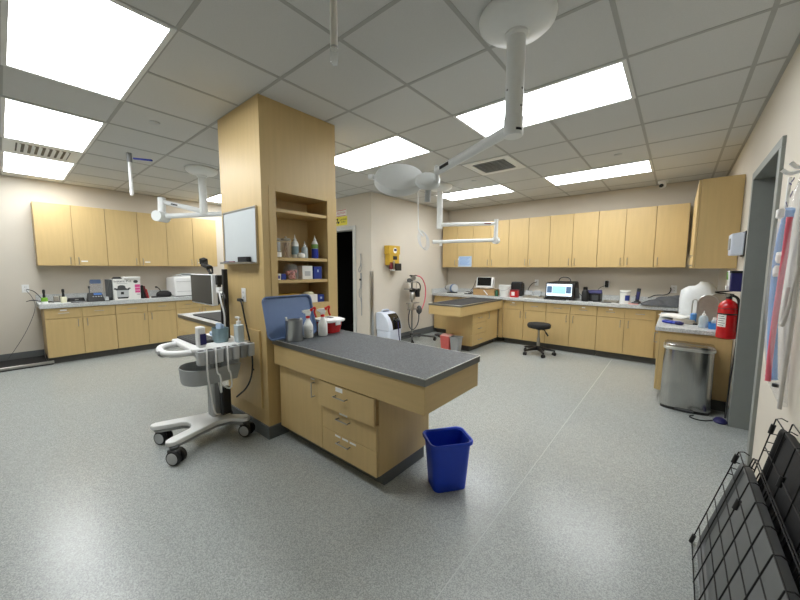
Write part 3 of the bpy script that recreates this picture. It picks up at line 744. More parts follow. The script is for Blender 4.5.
hp = [(CX - .14, .87, ZT - .03), (CX - .15, .80, ZT - .03), (CX - .115, .74, ZT - .03), (CX - .03, .71, ZT - .03), (CX + .09, .698, ZT - .03), (CX + .195, .725, ZT - .03), (CX + .235, .80, ZT - .03), (CX + .22, .87, ZT - .03)]
obj('front_handle', M().tube(hp, .024, 12, smooth=2), 'white_plastic', cart)
obj('handle_grip', M().tube([(CX - .03, .712, ZT - .036), (CX + .03, .702, ZT - .036), (CX + .1, .698, ZT - .036)], .0255, 12, smooth=1), 'grey_plastic', cart)
kb = thing('keyboard', 'black ridged keyboard lying on the cart tray', 'keyboard', (CX - .06, .985, ZT + .001))
obj('deck', M().prism(rrect(.40, .19, .012, 3, CX - .06, .985), ZT + .001, ZT + .014), 'black', kb, bevel=.003)
m = M()
for r in range(6):
    for c in range(16): m.box(CX - .06 - .185 + c * .0232, CX - .06 - .185 + c * .0232 + .0195, .985 - .08 + r * .027, .985 - .08 + r * .027 + .022, ZT + .0135, ZT + .019)
obj('keys', m, 'dark_grey', kb)
# probe holders along the cart's right side, with cables
for k in range(7):
    y = .86 + k * .058; x = CX + .345
    o = obj('probe_holder', M().prism(rrect(.062, .05, .016, 4, x, y), ZT - .105, ZT - .005, rrect(.07, .054, .016, 4, x, y)), ['light_grey', 'grey_plastic'][k % 2], cart, bevel=.004)
    obj('holder_hollow', M().prism(rrect(.045, .036, .012, 4, x, y), ZT - .0048, ZT - .003), 'dark_grey', o)
for k, (y, zz, sag) in enumerate(((.89, .30, .0), (.95, .42, .02), (1.03, .44, .01))):
    x = CX + .345
    obj('cable', M().tube([(x + .02, y, ZT + .01), (x + .045, y - .01, ZT - .03), (x + .045, y - .01, ZT - .18), (x + .035, y + sag, (ZT + zz) / 2), (x - .04, y + .05, zz), (x - .22, 1.05, zz - .09 if k == 0 else .47)], .006, 8, smooth=2), 'white_plastic', cart)
# things standing on the tray
ZS = ZT + .001
t = thing('white_dispenser', 'white bottle with dark label standing on the near side of the cart tray', 'bottle', (CX + .235, .90, ZS))
obj('body', M().prism(rrect(.07, .05, .012, 4, CX + .235, .9), ZS, ZS + .15), 'white_plastic', t, bevel=.008)
obj('label', M().box(CX + .2705, CX + .2725, .885, .925, ZS + .02, ZS + .1), 'navy', t)
t = thing('wipes_tub', 'teal-grey see-through tub with papers at the cart mast', 'tub', (CX + .15, 1.07, ZS))
obj('body', bowl(rrect(.12, .10, .03, 4, CX + .15, 1.07), ZS, ZS + .11, .004, .92), 'teal', t)
obj('folded_papers', M().obox((CX + .14, 1.075, ZS + .085), (.08, .012, .11), (.1, .12, .3)).obox((CX + .15, 1.06, ZS + .09), (.07, .01, .11), (-.15, -.1, .1)), 'paper_blue', t)
tag(obj('folded_cloth', M().prism(rrect(.12, .07, .025, 4, CX - .12, 1.14), ZS, ZS + .035), 'paper_blue', bevel=.01), 'pale folded cloth on the cart tray beside the teal tub', 'cloth')
t = thing('pump_bottle', 'clear grey pump bottle at the right rear of the cart tray', 'bottle', (CX + .275, 1.16, ZS))
obj('body', M().prism(rrect(.075, .055, .014, 4, CX + .275, 1.16), ZS, ZS + .14), 'bottle_clear', t, bevel=.008)
obj('pump', M().cyl((CX + .275, 1.16, ZS + .138), (CX + .275, 1.16, ZS + .165), .018, n=16).cyl((CX + .275, 1.16, ZS + .16), (CX + .275, 1.16, ZS + .19), .006, n=10).box(CX + .235, CX + .285, 1.15, 1.17, ZS + .185, ZS + .197), 'white_plastic', t)
# pole, monitor on its arm, clip arm
PX, PYY = -2.83, 1.165
obj('monitor_pole', M().box(PX - .017, PX + .017, PYY - .017, PYY + .017, ZT - .01, 1.372), 'black', cart, bevel=.003)
obj('pole_hook', M().tube([(PX + .0, PYY - .02, 1.17), (PX + .06, PYY - .045, 1.185), (PX + .10, PYY - .05, 1.165), (PX + .115, PYY - .05, 1.14)], .008, 8, smooth=1), 'black', cart)
obj('side_rod', M().cyl((PX - .085, PYY - .0, ZT), (PX - .085, PYY, 1.17), .009, n=12).cyl((PX - .085, PYY, 1.165), (PX, PYY, 1.165), .012, n=12), 'black', cart)
obj('pole_cable', M().tube([(PX - .05, PYY - .03, 1.2), (PX + .0, PYY - .04, 1.12), (PX + .045, PYY - .03, 1.0), (PX + .03, PYY - .03, .9), (PX + .06, PYY - .03, .8)], .007, 8, smooth=2), 'white_plastic', cart)
obj('pole_cable', M().tube([(PX + .02, PYY - .02, 1.08), (PX + .07, PYY - .03, 1.0), (PX + .09, PYY - .02, .9), (PX + .05, PYY - .02, .8)], .006, 8, smooth=2), 'black', cart)
mx0, mx1, my, mz0, mz1 = -3.585, -3.095, 1.165, 1.05, 1.325
mo = obj('monitor', M().box(mx0, mx1, my, my + .045, mz0, mz1), 'white_plastic', cart, bevel=.006)
obj('screen', M().box(mx0 + .004, mx1 - .014, my - .003, my + .002, mz0 + .012, mz1 - .008), 'screen_dark', mo)
obj('rear_housing', M().loft([[(x, my + .044, z) for x, z in ((mx0 + .03, mz0 + .01), (mx1 - .0, mz0 + .004), (mx1 - .0, mz1 - .03), (mx0 + .03, mz1 - .03))], [(x, my + .085, z) for x, z in ((mx0 + .06, mz0 + .03), (mx1 - .015, mz0 + .02), (mx1 - .015, mz1 - .07), (mx0 + .06, mz1 - .07))]]), 'black', mo, bevel=.006)
obj('mount_plate', M().box(mx1 + .02, mx1 + .06, my + .02, my + .08, 1.235, 1.32), 'black', mo, bevel=.006)
obj('arm', M().tube([(mx1 - .1, my + .08, 1.2), (mx1 + .03, my + .085, 1.19), (mx1 + .1, PYY + .02, 1.165), (PX, PYY, 1.165)], .018, 12, smooth=1).box(mx1 + .03, mx1 + .10, my + .02, my + .07, 1.17, 1.215), 'white_plastic', mo)
cl = obj('clip_arm', M().cyl((-3.22, my + .04, 1.33), (-3.29, my + .04, 1.385), .012, n=12).cyl((-3.19, my + .045, 1.33), (-3.19, my + .045, 1.39), .008, n=10), 'black', mo)
obj('clip_head', M().obox((-3.30, my + .04, 1.398), (.10, .05, .03), (0, .25, .2)).obox((-3.335, my + .03, 1.44), (.05, .05, .055), (.3, .3, .4)).obox((-3.31, my + .035, 1.42), (.03, .03, .05), (0, -.5, 0)), 'black', cl, bevel=.005)

# ------------------------------------------------------------------ things on the near exam table
Z0 = ZI + .0015
def tray():
    w, d, r = .445, .345, .045
    def ring(f, z, rr): return [(x, y, z) for x, y in rrect(w * 1.0 - f, d - f, rr, 6)]
    m = M().loft([ring(.02, 0, r - .01), ring(0, .02, r), ring(0, .026, r), ring(.016, .026, r - .006), ring(.034, .006, r - .014)], True, True)
    return m
m = tray()
rot = Matrix.Translation((-2.352, 1.475, Z0 + .002)) @ Matrix.Rotation(math.radians(-15.5), 4, 'Y') @ Matrix.Rotation(PI / 2, 4, 'Y') @ Matrix.Rotation(PI / 2, 4, 'Z')
m.xform(Matrix.Translation((0, .1725, 0))); m.xform(rot)
tag(obj('serving_tray', m, 'tray_blue', ang=50), 'blue-grey rounded tray leaning against the column shelves', 'tray')
cx, cy = -2.262, 1.43
t = thing('canister', 'brushed steel round canister on the near exam table before the blue tray', 'canister', (cx, cy, Z0))
obj('body', M().lathe([(.062, 0), (.064, .004), (.064, .155), (.066, .158), (.066, .163), (.061, .163), (.059, .02), (0, .02)], (cx, cy, Z0), 36), 'steel', t)
obj('instruments', M().cyl((cx - .02, cy - .03, Z0 + .03), (cx - .03, cy - .05, Z0 + .185), .008, n=10).cyl((cx + .02, cy + .02, Z0 + .03), (cx + .035, cy + .04, Z0 + .175), .009, n=10), 'bottle_white', t)
def spray(loc, label, rz):
    t = thing('spray_bottle', label, 'spray bottle', loc, 'spray bottles on the near table', rz)
    obj('body', M().lathe([(.036, 0), (.039, .004), (.039, .095), (.036, .105), (.026, .125), (.0165, .145), (.0145, .165), (0, .165)], (0, 0, 0), 28), 'bottle_white', t, local=True)
    obj('collar', M().lathe([(.0165, .158), (.0165, .176), (.013, .18), (0, .18)], (0, 0, 0), 20), 'trigger_red', t, local=True)
    hd = M().prism([(-.018, -.013), (.018, -.013), (.018, .013), (-.018, .013)], .178, .2, [(-.02, -.012), (.022, -.012), (.022, .012), (-.02, .012)])
    hd.hexa([(-.034, -.010, .198), (.026, -.010, .198), (.026, .010, .198), (-.034, .010, .198), (-.034, -.008, .224), (.016, -.008, .228), (.016, .008, .228), (-.034, .008, .224)])
    hd.cyl((-.034, 0, .213), (-.045, 0, .213), .008, n=12)
    obj('spray_head', hd, 'bottle_white', t, local=True, bevel=.002)
    tg = M().tube([(.03, 0, .228), (.055, 0, .245), (.06, 0, .235), (.05, 0, .21), (.058, 0, .18), (.066, 0, .165)], .008, 8, smooth=1)
    tg.cyl((.028, -.012, .225), (.028, .012, .225), .012, n=12)
    obj('trigger', tg, 'trigger_red', t, local=True)
    pr = M()
    for k, (y0, y1, z) in enumerate(((-.012, .010, .062), (-.004, .014, .055), (-.010, .004, .048))):
        pts = [(.0393 * math.cos(-.9 + y * 25), .0393 * math.sin(-.9 + y * 25)) for y in (y0, (y0 + y1) / 2, y1)]
        pr.tube([(x, y, z) for x, y in pts], .0011, 6)
    obj('handwritten_note', pr, 'ink', t, local=True)
    return t
s1 = spray((-2.278, 1.568, Z0), 'white spray bottle with red trigger right beside the steel canister', .95)
for c in list(dup(s1, (-2.255, 1.695, Z0), 'white spray bottle with red trigger in front of the red bin', 1.15).children):
    if c.name.startswith('handwritten'): bpy.data.objects.remove(c)
rb = thing('instrument_bin', 'red plastic bin with white lid on the near exam table', 'bin', (-2.42, 1.915, Z0), rz=.08)
rb.location = (-2.345, 1.835, Z0); rb.scale = (.92, .92, 1)
rr_ = lambda w, d, z: [(x, y, z) for x, y in rrect(w, d, .035, 5)]
obj('tub', M().loft([rr_(.17, .15, 0), rr_(.205, .182, .098)], True, True), 'red', rb, local=True)
obj('lid', M().loft([rr_(.235, .205, .096), rr_(.245, .212, .102), rr_(.245, .212, .116), rr_(.19, .16, .126), rr_(.06, .05, .128)]), 'white_plastic', rb, local=True)
obj('lid_vent', M().prism(rrect(.09, .04, .01, 3), .1275, .132), 'dark_grey', rb, local=True)
obj('latch', M().box(.112, .124, -.03, .03, .07, .112), 'white_plastic', rb, local=True, bevel=.003)

# blue waste bin on the floor
b = thing('waste_bin', 'royal blue rectangular waste bin on the floor beside the near exam table', 'waste bin', (-1.064, 1.752, 0), rz=.93)
b.scale = (1.0, 1.0, .85)
W = lambda w, d, z, r=.045: [(x, y, z) for x, y in rrect(w, d, r, 6)]
obj('tub', M().loft([W(.212, .162, 0, .035), W(.217, .167, .004), W(.262, .2, .36), W(.262, .2, .364), W(.252, .19, .364), W(.207, .157, .012, .035)], True, True), 'blue_bin', b, local=True)
obj('rim', M().loft([W(.265, .203, .346), W(.282, .22, .35), W(.286, .224, .368), W(.28, .218, .376), W(.266, .204, .374), W(.256, .194, .362)], False, False), 'blue_bin', b, local=True)

# ------------------------------------------------------------------ shelf contents of the column
def yx(n, f): return N0 + (N1 - N0) * f
xs = C1 - .085
e = .001
def bottle(name, label, x, y, z, prof, mt, cap, capm, extra=None, cat='bottle', group=None):
    t = thing(name, label, cat, (x, y, z), group)
    obj('body', M().lathe(prof, (x, y, z), 24), mt, t)
    obj('cap', M().lathe(cap, (x, y, z), 20), capm, t)
    if extra:
        for n, m, mm in extra: obj(n, m, mm, t)
    return t
jx, jy = xs, 1.462
t = thing('glass_jar', 'clear jar with grey contents and white base at the left of the upper shelf', 'jar', (jx, jy, z2 + e))
obj('jar', M().lathe([(.038, 0), (.04, .003), (.04, .135), (.036, .14), (0, .14)], (jx, jy, z2 + e), 24), 'glass', t)
obj('contents', M().lathe([(.034, .05), (.034, .125), (0, .128)], (jx, jy, z2 + e), 20), 'grey_plastic', t)
obj('label', M().lathe([(.0405, .006), (.0405, .042), (.039, .042)], (jx, jy, z2 + e), 24), 'paper', t)
obj('lid', M().lathe([(.04, .14), (.042, .144), (.042, .152), (.03, .158), (.008, .16), (.01, .172), (0, .174)], (jx, jy, z2 + e), 24), 'steel', t)
jy = 1.55
t = thing('glass_jar', 'clear jar full of brown wooden sticks on the upper shelf', 'jar', (jx, jy, z2 + e))
obj('jar', M().lathe([(.038, 0), (.04, .003), (.04, .14), (.036, .145), (0, .145)], (jx, jy, z2 + e), 24), 'glass', t)
m = M()
for k in range(36):
    a = random.uniform(0, 2 * PI); r = random.uniform(0, .03); b2 = random.uniform(0, 2 * PI)
    m.cyl((jx + r * math.cos(a), jy + r * math.sin(a), z2 + .005), (jx + r * math.cos(b2), jy + r * math.sin(b2), z2 + .128), .0035, n=6)
obj('sticks', m, 'sticks', t)
obj('lid', M().lathe([(.04, .145), (.042, .149), (.042, .157), (.03, .163), (.008, .165), (.01, .177), (0, .179)], (jx, jy, z2 + e), 24), 'steel', t)
bottle('squeeze_bottle', 'tall white squeeze bottle with pointed nozzle on the upper shelf', jx, 1.638, z2 + e, [(.028, 0), (.03, .004), (.03, .12), (.022, .14), (.014, .146), (0, .146)], 'bottle_white',
       [(.014, .145), (.014, .16), (.006, .17), (.002, .2), (0, .2)], 'bottle_white', [('label', M().lathe([(.0305, .03), (.0305, .1), (.029, .1)], (jx, 1.638, z2 + e), 24), 'teal')])
tag(obj('gauze_roll', M().lathe([(0, 0), (.03, .004), (.036, .02), (.03, .04), (0, .046)], (jx + .035, 1.672, z2 + e), 20), 'paper'), 'small white gauze roll lying in front of the squeeze bottles', 'gauze')
bottle('squeeze_bottle', 'small clear squeeze bottle in the middle of the upper shelf', jx, 1.735, z2 + e, [(.026, 0), (.028, .004), (.028, .085), (.018, .1), (.012, .104), (0, .104)], 'bottle_clear',
       [(.012, .103), (.012, .116), (.005, .122), (.002, .15), (0, .15)], 'bottle_white')
bottle('squeeze_bottle', 'squeeze bottle with green label half filled with blue liquid on the upper shelf', jx, 1.842, z2 + e, [(.03, .088), (.03, .13), (.02, .155), (.013, .16), (0, .16)], 'bottle_white',
       [(.013, .159), (.013, .175), (.006, .182), (.002, .208), (0, .208)], 'bottle_white', [('blue_liquid', M().lathe([(.028, 0), (.03, .004), (.03, .088), (0, .088)], (jx, 1.842, z2 + e), 24), 'royal'), ('label', M().lathe([(.0304, .09), (.0304, .128), (.029, .128)], (jx, 1.842, z2 + e), 24), 'label_green')])
def carton(name, label, c, size, mt, rz=0, panel=None, cat='box', group=None):
    x, y, z = c; t = thing(name, label, cat, c, group, rz)
    a, b_, h = size
    obj('carton', M().box(-a / 2, a / 2, -b_ / 2, b_ / 2, 0, h), mt, t, local=True, bevel=.002)
    if panel: obj('printed_panel', M().box(a / 2 - .0004, a / 2 + .0008, -b_ / 2 * panel[1], b_ / 2 * panel[1], h * panel[2], h * panel[3]), panel[0], t, local=True)
    return t
carton('carton', 'small white and blue carton at the left of the middle shelf', (xs, 1.452, z3 + e), (.07, .05, .052), 'paper', 0, ('blue_box', .7, .2, .7))
carton('carton', 'tiny dark blue carton beside the cotton jar', (xs, 1.507, z3 + e), (.06, .04, .048), 'blue_box')
jy = 1.592
t = thing('glass_jar', 'round clear jar of pink cotton balls on the middle shelf', 'jar', (xs, jy, z3 + e))
obj('jar', M().lathe([(.05, 0), (.062, .008), (.068, .05), (.06, .095), (.048, .108), (.05, .112), (0, .112)], (xs, jy, z3 + e), 28), 'glass', t)
m = M()
for k in range(22):
    a = random.uniform(0, 2 * PI); r = .041 * math.sqrt(random.random()); z = .016 + .055 * random.random()
    m.lathe([(0, -.016), (.011, -.011), (.016, 0), (.011, .011), (0, .016)], (xs + r * math.cos(a), jy + r * math.sin(a), z3 + z), 10)
obj('cotton_balls', m, 'cotton_pink', t)
obj('lid', M().lathe([(.05, .112), (.052, .118), (.03, .13), (.01, .132), (.012, .145), (0, .147)], (xs, jy, z3 + e), 24), 'glass', t)
carton('carton', 'white upright carton on the middle shelf beside the cotton jar', (xs, 1.732, z3 + e), (.08, .105, .118), 'paper', 0, ('light_grey', .55, .25, .6))
carton('carton', 'dark blue carton at the right of the middle shelf', (xs, 1.842, z3 + e), (.08, .085, .112), 'blue_box', 0, ('paper_blue', .18, .55, .75))
carton('carton', 'flat yellow carton on the lowest shelf behind the tray', (xs - .02, 1.54, z4 + e), (.14, .22, .085), 'folder_yellow')
t = carton('glove_box', 'white box with a tissue puff on the lowest shelf', (xs, 1.762, z4 + e), (.11, .12, .072), 'paper', cat='box')
obj('tissue_puff', M().lathe([(.045, .071), (.05, .082), (.03, .096), (.012, .09), (0, .099)], (0, 0, 0), 14), 'cream', t, local=True)
carton('carton', 'small dark blue carton at the right of the lowest shelf', (xs, 1.868, z4 + e), (.09, .068, .066), 'blue_box', 0, ('paper_blue', .3, .4, .7))

# ------------------------------------------------------------------ things on the left worktop
ZL = ZKL + .001
def brush(label, x, y, cupm, basem):
    t = thing('grooming_brush', label, 'brush', (x, y, ZL), 'grooming brushes on the left worktop')
    obj('cup', M().lathe([(.032, 0), (.034, .004), (.034, .075), (.03, .085), (0, .085)], (x, y, ZL), 24), cupm, t)
    if basem: obj('base_band', M().lathe([(.0348, .0), (.0348, .03), (.033, .03)], (x, y, ZL), 24), basem, t)
    obj('handle', M().lathe([(.014, .08), (.015, .1), (.012, .13), (.016, .17), (.013, .195), (0, .2)], (x, y, ZL), 16), 'black', t)
brush('black-handled brush standing in a lime green and white cup', -6.80, .365, 'lime', 'white_plastic')
brush('black-handled brush standing in a cream cup', -6.80, .555, 'cream', None)
t = thing('wire_basket', 'small grey metal holder on the left worktop between the two brushes', 'holder', (-7.1, .52, ZL))
obj('sides', M().box(-7.14, -7.06, .475, .525, ZL, ZL + .08).box(-7.14, -7.06, .535, .585, ZL, ZL + .09), 'tan_steel', t, bevel=.004)
t = thing('clipper_case', 'low black case on the left worktop right of the cream cup', 'case', (-6.95, .70, ZL))
obj('body', M().prism(rrect(.12, .2, .03, 4, -6.95, .70), ZL, ZL + .05, rrect(.1, .17, .03, 4, -6.95, .70)), 'black', t)
obj('clip', M().box(-6.892, -6.886, .68, .72, ZL + .02, ZL + .035), 'nickel', t)
t = thing('desk_phone', 'black desk phone with blue display on the left worktop', 'phone', (-6.8, .90, ZL))
obj('body', M().hexa([(-6.72, .80, ZL), (-6.72, 1.0, ZL), (-6.9, 1.0, ZL), (-6.9, .80, ZL), (-6.735, .805, ZL + .035), (-6.735, .995, ZL + .035), (-6.86, .98, ZL + .125), (-6.86, .82, ZL + .125)]), 'black', t, bevel=.006)
def slab(u0, u1, v0, v1): # on the sloping face
    p0, p1 = Vector((-6.735, 0, ZL + .035)), Vector((-6.86, 0, ZL + .125)); n_ = Vector((.09, 0, .125)).normalized()
    f = lambda u, v, o: (p0.x + (p1.x - p0.x) * v + n_.x * o, u, p0.z + (p1.z - p0.z) * v + n_.z * o)
    return [f(u0, v0, 0), f(u1, v0, 0), f(u1, v1, 0), f(u0, v1, 0), f(u0, v0, .003), f(u1, v0, .003), f(u1, v1, .003), f(u0, v1, .003)]
obj('display', M().hexa(slab(.885, .975, .6, .88)), 'lcd_blue', t)
m = M()
for k in range(4): m.hexa(slab(.865 + k * .03, .883 + k * .03, .3, .42))
obj('buttons', m, 'grey_plastic', t)
obj('aerial', M().cyl((-6.87, .845, ZL + .12), (-6.87, .845, ZL + .195), .006, n=10).cyl((-6.87, .845, ZL + .19), (-6.87, .845, ZL + .225), .014, n=12), 'dark_grey', t)
cord('curly_cord', 'black cord lying along the left worktop in front of the phone', [(-6.7, .62, ZL + .006), (-6.62, .75, ZL + .006), (-6.66, .9, ZL + .006), (-6.6, 1.0, ZL + .006), (-6.64, 1.04, ZL + .006)], .006)
t = thing('sign_holder', 'clear standing holder with a blue header behind the desk phone', 'sign holder', (-7.2, .98, ZL))
obj('sheet', M().box(-7.203, -7.2, .89, 1.05, ZL + .0, ZL + .3), 'clear_bag', t)
obj('header', M().box(-7.2, -7.196, .90, 1.03, ZL + .25, ZL + .315), 'tray_blue', t)
obj('foot', M().box(-7.24, -7.16, .9, 1.04, ZL, ZL + .004), 'glass', t)
t = thing('label_machine', 'small silver device on the left worktop beside the cooker box', 'device', (-6.745, 1.03, ZL))
obj('body', M().prism(rrect(.07, .05, .02, 4, -6.745, 1.018), ZL, ZL + .06, rrect(.06, .045, .02, 4, -6.745, 1.018)), 'light_grey', t)
obj('mount', M().box(-6.74, -6.715, 1.05, 1.085, ZL, ZL + .05), 'black', t, bevel=.004)
# cooker box
bx = thing('cooker_box', 'white carton printed with a pressure cooker and pink panels on the left worktop', 'box', (-6.75, 1.31, ZL))
X1 = -6.712; y0, y1, hz = 1.105, 1.44, .33
obj('carton', M().box(X1 - .24, X1, y0, y1, ZL, ZL + hz), 'paper', bx, bevel=.002)
f = lambda y, z, o=.0012: (X1 + o, y0 + y * (y1 - y0), ZL + z * hz)
def decal(m, pts, o=.0012):
    return m.loft([[f(y, z, -.0005) for y, z in pts], [f(y, z, o) for y, z in pts]])
def ell(cy_, cz_, ry, rz_, n=18): return [(cy_ + ry * math.cos(2 * PI * i / n), cz_ + rz_ * math.sin(2 * PI * i / n)) for i in range(n)]
obj('cooker_picture', decal(M(), [(.11, .13), (.54, .13), (.54, .46), (.11, .46)]), 'light_grey', bx)
obj('cooker_lid', decal(decal(decal(M(), [(.08, .46), (.57, .46), (.57, .5), (.44, .56), (.42, .66), (.34, .70), (.24, .70), (.15, .66), (.14, .56), (.08, .52)]), [(.0, .5), (.1, .48), (.1, .56), (.03, .58)]), [(.53, .5), (.63, .52), (.6, .58), (.52, .56)], .001), 'dark_grey', bx)
obj('cooker_base', decal(M(), [(.14, .06), (.5, .06), (.54, .13), (.11, .13)]), 'black', bx)
obj('cooker_panel', decal(M(), [(.25, .26), (.36, .26), (.36, .38), (.25, .38)], .002), 'ink', bx)
obj('pink_panel', decal(decal(decal(M(), [(.79, .58), (.99, .58), (.99, .72), (.79, .72)]), [(.79, .45), (.99, .45), (.99, .56), (.79, .56)]), [(.79, .32), (.99, .32), (.99, .43), (.79, .43)]), 'pink', bx)
obj('badge', decal(M(), ell(.83, .86, .09, .075)), 'dark_grey', bx)
text('lettering', 'Instant Pot', .05, face_mtx(f(.34, .885), (0, 1, 0), (0, 0, 1)), 'ink', bx)
obj('fine_print', decal(decal(M(), [(.12, .775), (.52, .775), (.52, .79), (.12, .79)]), [(.86, .22), (.97, .22), (.97, .25), (.86, .25)]), 'grey_plastic', bx)
tag(obj('dark_binder', M().box(-7.0, -6.76, 1.05, 1.098, ZL, ZL + .32), 'dark_grey', bevel=.003), 'dark binder standing left of the cooker box', 'binder')
tag(obj('paper_stack', M().box(-6.87, -6.68, 1.24, 1.44, ZL + hz + .001, ZL + hz + .03), 'paper', bevel=.003), 'white stack of papers on top of the cooker box', 'papers')
tag(obj('black_pouch', M().prism(rrect(.16, .12, .03, 4, -6.79, 1.165), ZL + hz + .001, ZL + hz + .03, rrect(.1, .08, .03, 4, -6.79, 1.165)), 'black_soft', bevel=.006), 'small black pouch on top of the cooker box', 'pouch')
def book(label, y, w, h, d, mt, lean):
    t = thing('binder', label, 'book', (-6.85, y, ZL), 'binders leaning beside the cooker box')
    Rm = Matrix.Translation((-6.85, y, ZL)) @ Matrix.Rotation(lean, 4, 'X')
    obj('cover', M().box(-d / 2, d / 2, 0, .003, 0, h).box(-d / 2, d / 2, w - .003, w, 0, h).box(d / 2 - .003, d / 2, .003, w - .003, 0, h).xform(Rm), mt, t)
    obj('pages', M().box(-d / 2 + .006, d / 2 - .004, .003, w - .003, .005, h - .006).xform(Rm), 'paper', t)
book('black binder leaning against the right side of the cooker box', 1.474, .035, .215, .2, 'black', 0.12)
book('dark red binder, first of the two beside the black binder', 1.521, .02, .205, .2, 'wine', .16)
book('bright red thin binder at the outer right of the leaning binders', 1.547, .014, .15, .18, 'red', .17)
t = thing('black_bag', 'black lumpy bag with a gooseneck beside the printer on the left worktop', 'bag', (-6.85, 1.78, ZL))
obj('body', M().lathe([(.09, 0), (.11, .03), (.1, .075), (.06, .105), (0, .11)], (-6.87, 1.80, ZL), 22, sx=.8, sy=1.05), 'black_soft', t)
obj('strap', M().box(-6.86, -6.78, 1.61, 1.74, ZL, ZL + .022), 'black_soft', t, bevel=.006)
obj('gooseneck', M().tube([(-6.87, 1.76, ZL + .08), (-6.87, 1.74, ZL + .14), (-6.86, 1.71, ZL + .17), (-6.85, 1.695, ZL + .175)], .006, 8, smooth=1).cyl((-6.85, 1.7, ZL + .175), (-6.84, 1.675, ZL + .178), .013, n=12), 'black', t)
pr = thing('printer', 'white boxy laser printer at the far end of the left worktop', 'printer', (-6.95, 2.14, ZL))
py0, py1 = 1.935, 2.375; pxb, pxf = -7.25, -6.73
obj('body', M().hexa([(pxb, py0, ZL), (pxf, py0, ZL), (pxf, py1, ZL), (pxb, py1, ZL), (pxb + .04, py0 + .0, ZL + .33), (pxf - .035, py0, ZL + .35), (pxf - .035, py1, ZL + .35), (pxb + .04, py1, ZL + .33)]), 'white_plastic', pr, bevel=.02, seg=3)
obj('front_seam', M().box(pxf - .03, pxf + .0015, py0 + .03, py1 - .03, ZL + .088, ZL + .092).box(pxf - .05, pxf - .018, py0 + .03, py1 - .03, ZL + .262, ZL + .266), 'grey_plastic', pr)
obj('output_tray', M().box(pxf - .32, pxf - .06, py0 + .06, py1 - .05, ZL + .345, ZL + .358), 'light_grey', pr, bevel=.004)
obj('base_gap', M().box(pxb + .02, pxf + .0005, py0 + .01, py1 - .01, ZL - .0005, ZL + .012), 'black', pr)
tag(obj('loose_papers', M().obox((-6.92, 2.17, ZL + .379), (.2, .26, .012), (.05, .08, .2)).obox((-6.93, 2.2, ZL + .396), (.17, .2, .012), (-.04, -.06, -.2)), 'light_grey'), 'grey loose papers on top of the white printer', 'papers')

# low floor scale at the left wall
t = thing('floor_scale', 'low dark walk-on animal scale on the floor along the left wall', 'scale', (-7.05, -.3, 0))
obj('platform', M().box(-7.30, -6.79, -1.15, .335, .012, .05), 'black_soft', t, bevel=.004)
obj('edge_rail', M().box(-6.79, -6.765, -1.15, .40, .018, .054), 'nickel', t, bevel=.004)
obj('foot_strip', M().box(-6.79, -6.768, -1.15, .39, .0, .018), 'black', t)

# ------------------------------------------------------------------ dark doorway wall: sign, leashes, things inside
sg = thing('warning_sign', 'red and yellow radiation warning sign above the dark doorway', 'sign', (-4.83, YW, 2.17))
obj('header_plate', M().box(-4.99, -4.67, YW - .004, YW - .001, 2.325, 2.445), 'paper', sg)
fr = M(); b = .012
fr.box(-4.985, -4.675, YW - .005, YW - .003, 2.43, 2.44).box(-4.985, -4.675, YW - .005, YW - .003, 2.33, 2.34)
obj('header_border', fr, 'red', sg)
text('header_lettering', 'CAUTION', .062, face_mtx((-4.83, YW - .0045, 2.385), (1, 0, 0), (0, 0, 1)), 'red', sg)
obj('yellow_plate', M().box(-5.0, -4.65, YW - .004, YW - .001, 2.165, 2.325), 'yellow', sg)
tf = M(); tc = (-4.92, 2.24)
for k in range(3):
    a0 = PI / 2 + k * 2 * PI / 3
    pts = [(tc[0] + .015 * math.cos(a0 - .5), tc[1] + .015 * math.sin(a0 - .5))] + [(tc[0] + .055 * math.cos(a0 - .52 + 1.04 * i / 5), tc[1] + .055 * math.sin(a0 - .52 + 1.04 * i / 5)) for i in range(6)] + [(tc[0] + .015 * math.cos(a0 + .5), tc[1] + .015 * math.sin(a0 + .5))]
    tf.loft([[(x, YW - .0055, z) for x, z in pts], [(x, YW - .0035, z) for x, z in pts]])
tf.cyl((tc[0], YW - .0055, tc[1]), (tc[0], YW - .0035, tc[1]), .011, n=12)
obj('trefoil', tf, 'ink', sg)
text('lettering', 'CAUTION\nX-RAY', .042, face_mtx((-4.755, YW - .0045, 2.245), (1, 0, 0), (0, 0, 1)), 'ink', sg)
t = thing('leash', 'grey looped leash and cords hanging beside the dark doorway frame', 'leash', (-4.29, YW, 1.65))
obj('hook', M().cyl((-4.29, YW + .0, 1.63), (-4.29, YW - .03, 1.63), .006, n=10).cyl((-4.30, YW, 1.1), (-4.30, YW - .025, 1.1), .006, n=10), 'nickel', t)
obj('loop', M().tube([(-4.29, YW - .014, 1.63), (-4.286, YW - .012, 1.5), (-4.30, YW - .016, 1.42), (-4.345, YW - .016, 1.37), (-4.335, YW - .02, 1.31), (-4.285, YW - .02, 1.33), (-4.275, YW - .014, 1.42), (-4.29, YW - .014, 1.5)], .008, 8, smooth=1), 'grey_plastic', t)
obj('cords', M().tube([(-4.30, YW - .014, 1.3), (-4.30, YW - .012, 1.05), (-4.34, YW - .016, .98), (-4.33, YW - .02, .88), (-4.285, YW - .016, .84), (-4.28, YW - .012, .55)], .007, 8, smooth=1).tube([(-4.28, YW - .016, 1.3), (-4.27, YW - .012, 1.1), (-4.30, YW - .014, .95), (-4.275, YW - .012, .8), (-4.285, YW - .012, .54)], .006, 8, smooth=1), 'grey_plastic', t)
obj('clip', M().box(-4.32, -4.285, YW - .03, YW - .008, 1.165, 1.2), 'black', t, bevel=.004)
t = thing('dark_stand', 'dark equipment stand inside the unlit room beyond the doorway', 'stand', (-4.85, 5.0, 0))
